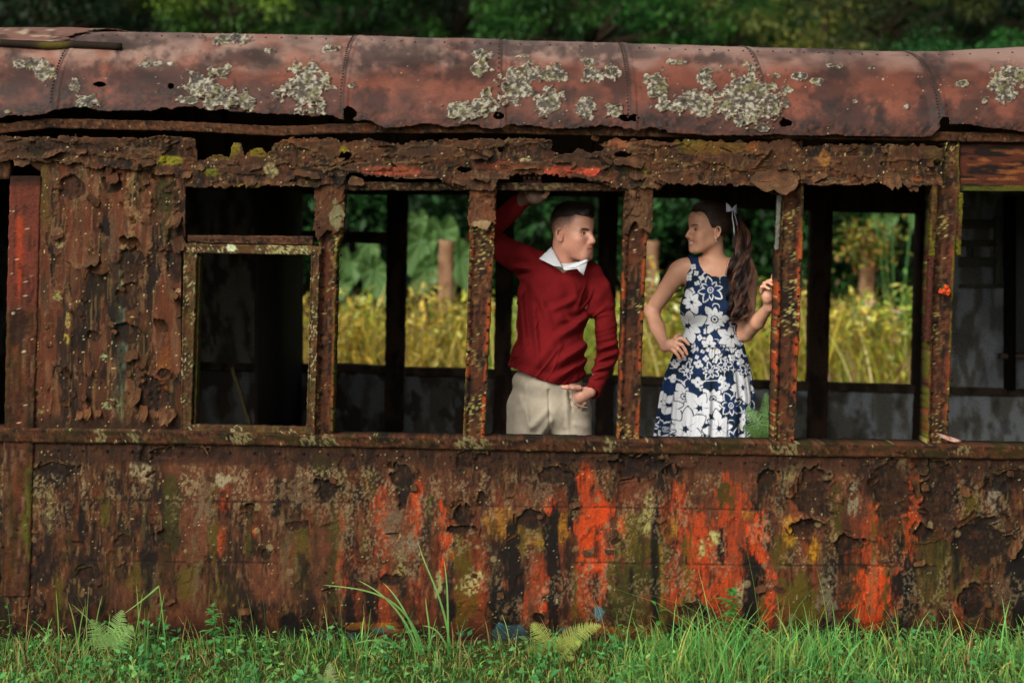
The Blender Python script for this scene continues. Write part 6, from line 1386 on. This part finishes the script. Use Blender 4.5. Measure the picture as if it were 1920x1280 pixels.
for pts in ([(800, 1245, -.16), (770, 1110, -.2), (700, 1105, -.25), (606, 1096, -.25)], [(792, 1245, -.16), (765, 1150, -.2), (720, 1110, -.2), (672, 1088, -.2)], [(795, 1240, -.16), (775, 1170, -.2), (750, 1120, -.2), (718, 1092, -.2)], [(846, 1245, -.14), (840, 1120, -.16), (800, 1080, -.2), (784, 1016, -.2)], [(842, 1245, -.14), (838, 1150, -.16), (842, 1100, -.18), (832, 1050, -.2)], [(850, 1248, -.15), (830, 1180, -.2), (815, 1175, -.2), (792, 1172, -.22)], [(780, 1250, -.16), (760, 1200, -.2), (700, 1190, -.2), (660, 1208, -.24)], [(800, 1250, -.16), (812, 1180, -.2), (800, 1160, -.2), (798, 1120, -.22)]):
    mb = MB(); ribbon(mb, pts, .009, lin('#4f9444'), lin('#9ac06c')); mb.build("blade", M['leaf'], e)
e = empty("tall_grass", tuple(A(312, 1245, -.16))); tag(e, "single bent reed folding over sharply above the weeds at the left", "grass tuft")
mb = MB(); ribbon(mb, [(232, 1150, -.16), (262, 1130, -.18), (298, 1098, -.2)][::-1], .006, lin('#7fb458'), lin('#8fb060')); ribbon(mb, [(312, 1240, -.16), (306, 1150, -.18), (298, 1097, -.2)], .006, lin('#4f9444'), lin('#7fb458')); mb.build("blade", M['leaf'], e)
e = empty("tall_grass", tuple(A(150, 1240, -.12))); tag(e, "sparse tuft of upright blades at the left end of the wall", "grass tuft")
mb = MB()
for k in range(9): x = 110 + 22 * k + rng.normal(0, 5); ribbon(mb, [(x, 1245, -.12), (x + rng.normal(0, 6), 1190, -.14), (x + rng.normal(0, 24), 1150 - rng.uniform(0, 60), -.16)], .006, lin('#4f8f3c'), lin('#8aae54'))
mb.build("blade", M['leaf'], e)
# dry leaf lying on the sill
mb = MB(); t = np.linspace(0, 1, 18)
cen = np.array([A(1755 + 47 * q, 812 + 14 * q + 3 * math.sin(q * 3), -.03 + .01 * math.sin(q * 5)) for q in t]); w = .011 * np.sin(np.pi * np.clip(t * .93 + .04, 0, 1)) ** .7
v = np.stack([cen + np.array([.1, -.2, .9]) * w[:, None], cen + np.array([0, -.25, 0]) * w[:, None], cen - np.array([.1, .6, .7]) * w[:, None]], 1).reshape(-1, 3)
mb.add(v, [[3 * i + u, 3 * i + u + 1, 3 * i + u + 4, 3 * i + u + 3] for i in range(17) for u in (0, 1)], mix(np.broadcast_to(lin('#9c6055'), v.shape), lin('#c09a88'), sm(.5, .6, fbm(v[:, 0] * 90, v[:, 2] * 90, o=3, s=2))))
o = mb.build("dry_leaf", M['leaf']); tag(o, "curled pinkish dry leaf lying on the sill at the right window post", "leaf")

# ================================================================ behind the carriage
def trunk(mb, base, top, r, c, n=10, wob=.05):
    t = np.linspace(0, 1, n)[:, None]; p = np.asarray(base, float) * (1 - t) + np.asarray(top, float) * t; p = p + wob * rng.normal(size=p.shape) * np.sin(t * np.pi) * [1, 1, 0]
    mb.tube(p, np.linspace(r, r * .35, n), c, 8)
def tree(name, x, y, h, cr, cz, cols, label, cat, n_cl=60, per=230, ls=.085, group=None, tr=.14, cl=.42, shell=.55, aspect=.45):
    e = empty(name, (x, y, 0)); tag(e, label, cat, group); mb = MB(); top = np.array([x, y, cz])
    trunk(mb, (x, y, -.05), top, tr, lin('#3a3024')); cen = []
    for i in range(n_cl):
        d = rand_dir(1)[0]; rr = shell + (1 - shell) * rng.random(); cen.append(top + d * rr * np.array([cr, cr * .8, (h - cz)]) )
    for c in cen[::4]: trunk(mb, top + (c - top) * .05 - [0, 0, .5], c, tr * .28, lin('#3a3024'), n=5)
    mb.build("trunk", M['bark'], e)
    mb = MB(); P_, O_, C_ = [], [], []
    for c in cen:
        if c[2] < .3: c[2] = .3 + rng.random() * .5
        d = rand_dir(per); r = cl * rng.uniform(.6, 1.3); q = c + d * r * (rng.random((per, 1)) ** .45) * [1, 1, .62]
        P_.append(q); O_.append(d); C_.append(np.broadcast_to(lin(cols[rng.integers(len(cols))]) * rng.uniform(.7, 1.25), (per, 3)))
    P_ = np.concatenate(P_); add_leaves(mb, P_, rng.uniform(ls * .6, ls * 1.3, len(P_)), np.concatenate(C_), out=np.concatenate(O_), aspect=aspect)
    mb.build("crown", M['leaf'], e, smooth=False); return e
GD, GM, GY = ['#162c11', '#1c3614', '#11220d'], ['#2c5a1e', '#234a1a', '#3c6a26'], ['#4c6e22', '#6c8a2c', '#264a1a', '#34581e']
def xat(px, Y): return float((px - 960) * (Y + 6) / FPX)
T = [(90, 15, 7.5, 2.2, 5.0, GD, "dark tree with thin drooping foliage above the left end of the roof"), (-170, 17, 8, 2.4, 5.0, GD, "dark tree beyond the left edge of the roof"),
     (445, 14.5, 6.8, 1.25, 4.9, GY + ['#7c9c34'], "tree with bright yellow-green foliage above the left part of the roof"), (640, 17, 8, 1.7, 5.2, GM, "mid-green tree behind the yellow-green one"),
     (280, 20, 9, 2.2, 5.6, GD, "very dark tree between the two left trees, farther back"), (850, 19, 9, 2.4, 5.4, GD, "dark broad tree above the middle of the roof"),
     (1110, 15.5, 7.4, 1.9, 4.9, GM + ['#2f6a26'], "bushy mid-green tree above the roof right of centre"), (1345, 17, 7.6, 1.5, 5.0, GM + ['#8a9450'], "green tree with a few pale clumps right of the bushy one"),
     (1545, 15.5, 6.4, .75, 4.7, ['#75762f', '#80803c', '#3f5220'], "thin tree with yellowish feathery foliage"), (1640, 20, 9, 2.4, 5.6, ['#4a5a26', '#2c3a18', '#5f6630'], "olive-brown tree far back at the right"),
     (1950, 21, 9.5, 2.6, 5.8, GD, "black-green tree behind the right corner"), (1030, 22, 9.5, 2.2, 5.8, GD, "dark tall tree far back above the roof centre"), (2200, 16, 8, 2.2, 5.0, GM, "green tree beyond the right edge of the roof")]
for (px, Y, h, cr, cz, cols, lab) in T:
    tree("broadleaf_tree", xat(px, Y), Y, h, cr, cz, cols, lab, "tree", n_cl=int(46 * cr), per=220, ls=.10)
tree("dense_tree", xat(1790, 11.5), 11.5, 3.98, 2.0, 3.2, ['#2c6a26', '#3a7a30', '#1f5020'], "spreading tree with dense small bright green leaves behind the right end of the roof", "tree", n_cl=150, per=420, ls=.055, cl=.34, shell=.3)
# shrubs seen through the windows
def shrub(px, Y, h, w, cols, lab, n=1500, ls=.10, nb=420, grp=None):
    x = xat(px, Y); e = empty("shrub", (x, Y, 0)); tag(e, lab, "shrub", grp); mb = MB()
    r = rng.random(n) ** .5; a = rng.uniform(0, 2 * np.pi, n); z = rng.random(n) ** .8
    q = np.stack([x + w * r * np.cos(a) * (1 - .35 * z), Y + w * .7 * r * np.sin(a) * (1 - .35 * z), .05 + h * z * (1 - .35 * r)], -1)
    clump = fbm(q[:, 0] * 3.2, q[:, 2] * 3.2, q[:, 1] * 3, o=2, s=int(abs(px)) % 97)
    q = q[clump > .40]; c = pick(len(q), cols) * 1.25; add_leaves(mb, q, rng.uniform(ls * .5, ls * 1.4, len(q)), c, droop=.2, aspect=.34)
    n = nb; bx = np.stack([x + rng.uniform(-w, w, n) * .8, Y + rng.uniform(-.5, .5, n), np.zeros(n)], -1); c = pick(n, cols + ['#b08a5a']) * 1.2
    blades(mb, bx, rng.uniform(.4, 1.0, n) * h, rng.uniform(.1, .8, n), rng.uniform(.010, .024, n), c * .7, c * 1.1, k=6)
    mb.build("foliage", M['leaf'], e, smooth=False)
    mb = MB()
    for k in range(7): b = np.array([x + rng.normal(0, .12), Y + rng.normal(0, .1), 0]); trunk(mb, b, b + [rng.normal(0, .3 * w), rng.normal(0, .2), h * rng.uniform(.6, .95)], .012, lin('#6b5436'), n=6, wob=.02)
    mb.build("stem", M['bark'], e)
YG = ['#cabd3f', '#a8b23f', '#dfc75f', '#72933a', '#ab8b33', '#e7d98d']; YO = ['#d3bb4d', '#bf9f37', '#939b3f', '#e7cd6f', '#7b7537']; GG = ['#9bbb4f', '#658f3b', '#bdc957', '#d3c767', '#557f35']
for (px, Y, h, w, cols, lab) in [(480, 7.4, 1.25, .8, YG, "yellow-green shrub at the left end of the undergrowth"), (600, 7.0, 1.3, .6, YO, "ochre-yellow shrub right beside the framed window"), (690, 7.6, 1.15, .6, YG, "yellow-green shrub seen through the second opening"),
                                 (800, 7.2, 1.30, .6, YO, "golden shrub around the left wooden post"), (900, 7.6, 1.2, .6, YG, "yellow-green shrub behind the second window post"), (1000, 7.3, 1.15, .6, GG, "green shrub behind the person in the sweater"),
                                 (1110, 7.5, 1.2, .6, GG, "green shrub between the sweater and the third window post"), (1230, 7.1, 1.45, .6, YG, "yellow shrub left of the floral dress"), (1330, 7.6, 1.2, .6, GG, "green shrub behind the floral dress"),
                                 (1430, 7.0, 1.32, .6, YG, "yellow-green shrub behind the raised hand"), (1530, 7.5, 1.25, .55, YO, "yellow shrub behind the fourth window post"), (1610, 7.1, 1.22, .6, YG + ['#c09a84'], "yellow-green shrub around the right wooden post"),
                                 (1710, 7.4, 1.30, .6, GG, "green shrub in the last opening"), (1850, 7.4, 1.25, .7, YG, "yellow-green shrub hidden behind the right end")]:
    shrub(px, Y, h, w, cols, lab)
# darker bushes behind them that fill the upper half of the openings
for (px, Y, h, w, lab) in [(520, 10, 2.9, 1.3, "tall dark bush behind the left undergrowth"), (700, 10.4, 3.0, 1.1, "tall green bush behind the second opening"), (880, 11.3, 2.9, 1.0, "tall dark bush behind the big heart-shaped leaves"), (1040, 10.2, 3.1, 1.1, "tall bush behind the head of the person in the sweater"),
                           (1200, 11, 3.0, 1.1, "tall dark bush between the two people"), (1380, 10.4, 3.1, 1.1, "tall dark bush behind the ponytail"), (1540, 11, 3.2, 1.1, "black-green bush behind the fourth window post"), (1700, 10.6, 3.3, 1.2, "black-green bush behind the last opening"), (1900, 11, 3.2, 1.3, "dark bush hidden behind the right panel")]:
    tree("bush", xat(px, Y), Y, h, w, h * .48, ['#1c3a18', '#24481e', '#2c5a26', '#16280f'], lab, "bush", n_cl=60, per=150, ls=.13, tr=.05, cl=.36, shell=.3, aspect=.5)
# big heart-shaped leaves
def elephant_ear(px, Y, leaves, lab):
    x = xat(px, Y); e = empty("elephant_ear_plant", (x, Y, 0)); tag(e, lab, "plant")
    for (lx, ly, sz, roll) in leaves:
        tip = A(lx, ly, Y); mb = MB(); t = np.linspace(0, 1, 8)[:, None]; mb.tube(np.array([x, Y, 0]) * (1 - t) + tip * t + np.array([0, 0, .1]) * np.sin(t * 3.1), np.linspace(.018, .008, 8), lin('#4a7a3a'), 6); mb.build("stem", M['leaf'], e)
        n = 15; th = np.linspace(0, 2 * np.pi, 37); R = np.linspace(0, 1, n); TT, RR = np.meshgrid(th, R, indexing='ij')
        rad = .62 + .38 * np.cos(TT) ** 2 * (np.cos(TT) < 0) + .30 * np.exp(-((TT - np.pi) / .35) ** 2) - .42 * np.exp(-(np.minimum(TT, 2 * np.pi - TT) / .28) ** 2)
        u = RR * rad * np.sin(TT) * .8; v_ = -RR * rad * -np.cos(TT)
        cr, sr = math.cos(roll), math.sin(roll); X = (u * cr - v_ * sr) * sz; Z = (u * sr + v_ * cr) * sz
        p = np.stack([tip[0] + X, tip[1] - .25 * sz * RR ** 2 + .06 * sz * np.cos(TT * 9) * RR - .2 * Z, tip[2] + Z - .05 * sz], -1)
        c = mix(np.broadcast_to(lin('#567a3e'), p.shape), lin('#8aa66c'), np.exp(-(np.abs(np.sin(TT * 4.5)) / .12) ** 2) * .5)
        mb = MB(); mb.add(p.reshape(-1, 3), grid_faces(37, n), c.reshape(-1, 3)); mb.build("leaf", M['leaf'], e)
elephant_ear(825, 8.6, [(830, 432, .33, .1), (792, 448, .30, -.3), (862, 480, .34, .5), (808, 500, .26, -.6), (785, 410, .2, .2)], "plant with huge heart-shaped pale green leaves behind the left wooden post")
elephant_ear(670, 9.2, [(655, 490, .30, -.3), (700, 505, .30, .4), (690, 455, .24, .1), (640, 530, .24, -.7)], "plant with broad teal leaves in the second opening")
elephant_ear(1680, 8.8, [(1655, 412, .14, .3), (1672, 408, .12, -.4), (1710, 402, .12, .2), (1640, 404, .10, .0)], "few bright leaves hanging in the top of the last opening")
for (px, Y, top, w, lab) in [(833, 8.0, 452, .14, "weathered brown wooden post in front of the heart-shaped leaves"), (1622, 8.0, 440, .13, "weathered brown wooden post overgrown at the top, in the last opening"), (1219, 8.4, 452, .12, "pale brown wooden post left of the floral dress")]:
    x = xat(px, Y); zt = float(A(px, top, Y)[2]); mb = MB(); mb.bar((x, Y, -.05), (x + .02, Y, zt), w, w * .9, None, n=40, rough=.006, colf=lambda v: mix(np.broadcast_to(lin('#6b4a34'), v.shape), lin('#8a6a50'), sm(.4, .6, fbm(v[:, 0] * 30, v[:, 2] * 4, o=3, s=9))))
    o = mb.build("wooden_post", M['wood']); tag(o, lab, "post", "wooden posts behind the carriage")
# vine on the right post
x = xat(1622, 7.9); e = empty("vine", (x, 7.9, 0)); tag(e, "orange-brown dry vine on top of the right wooden post", "vine"); mb = MB(); q = np.array(A(1622, 455, 7.9)) + rng.normal(0, 1, (500, 3)) * [.16, .1, .13]; add_leaves(mb, q, .08, pick(500, ['#a07a3a', '#8a8a34', '#6b7a2c'])); mb.build("foliage", M['leaf'], e, smooth=False)
# trees in front of the added hill read as one dark mass
def forest():
    mb = MB(); n = 60000
    x = rng.uniform(-26, 26, n); y = rng.uniform(23.5, 27.5, n); z = rng.uniform(0, 11, n)
    cl = fbm(x * .8, z * .8, y * .5, o=3, s=71); k = cl > .40; p = np.stack([x, y, z], -1)[k]
    add_leaves(mb, p, rng.uniform(.22, .45, len(p)), pick(len(p), ['#142610', '#1c3416', '#0f1c0b', '#25401a']), aspect=.6)
    o = mb.build("forest", M['leaf'], smooth=False); tag(o, kind='stuff')
forest()
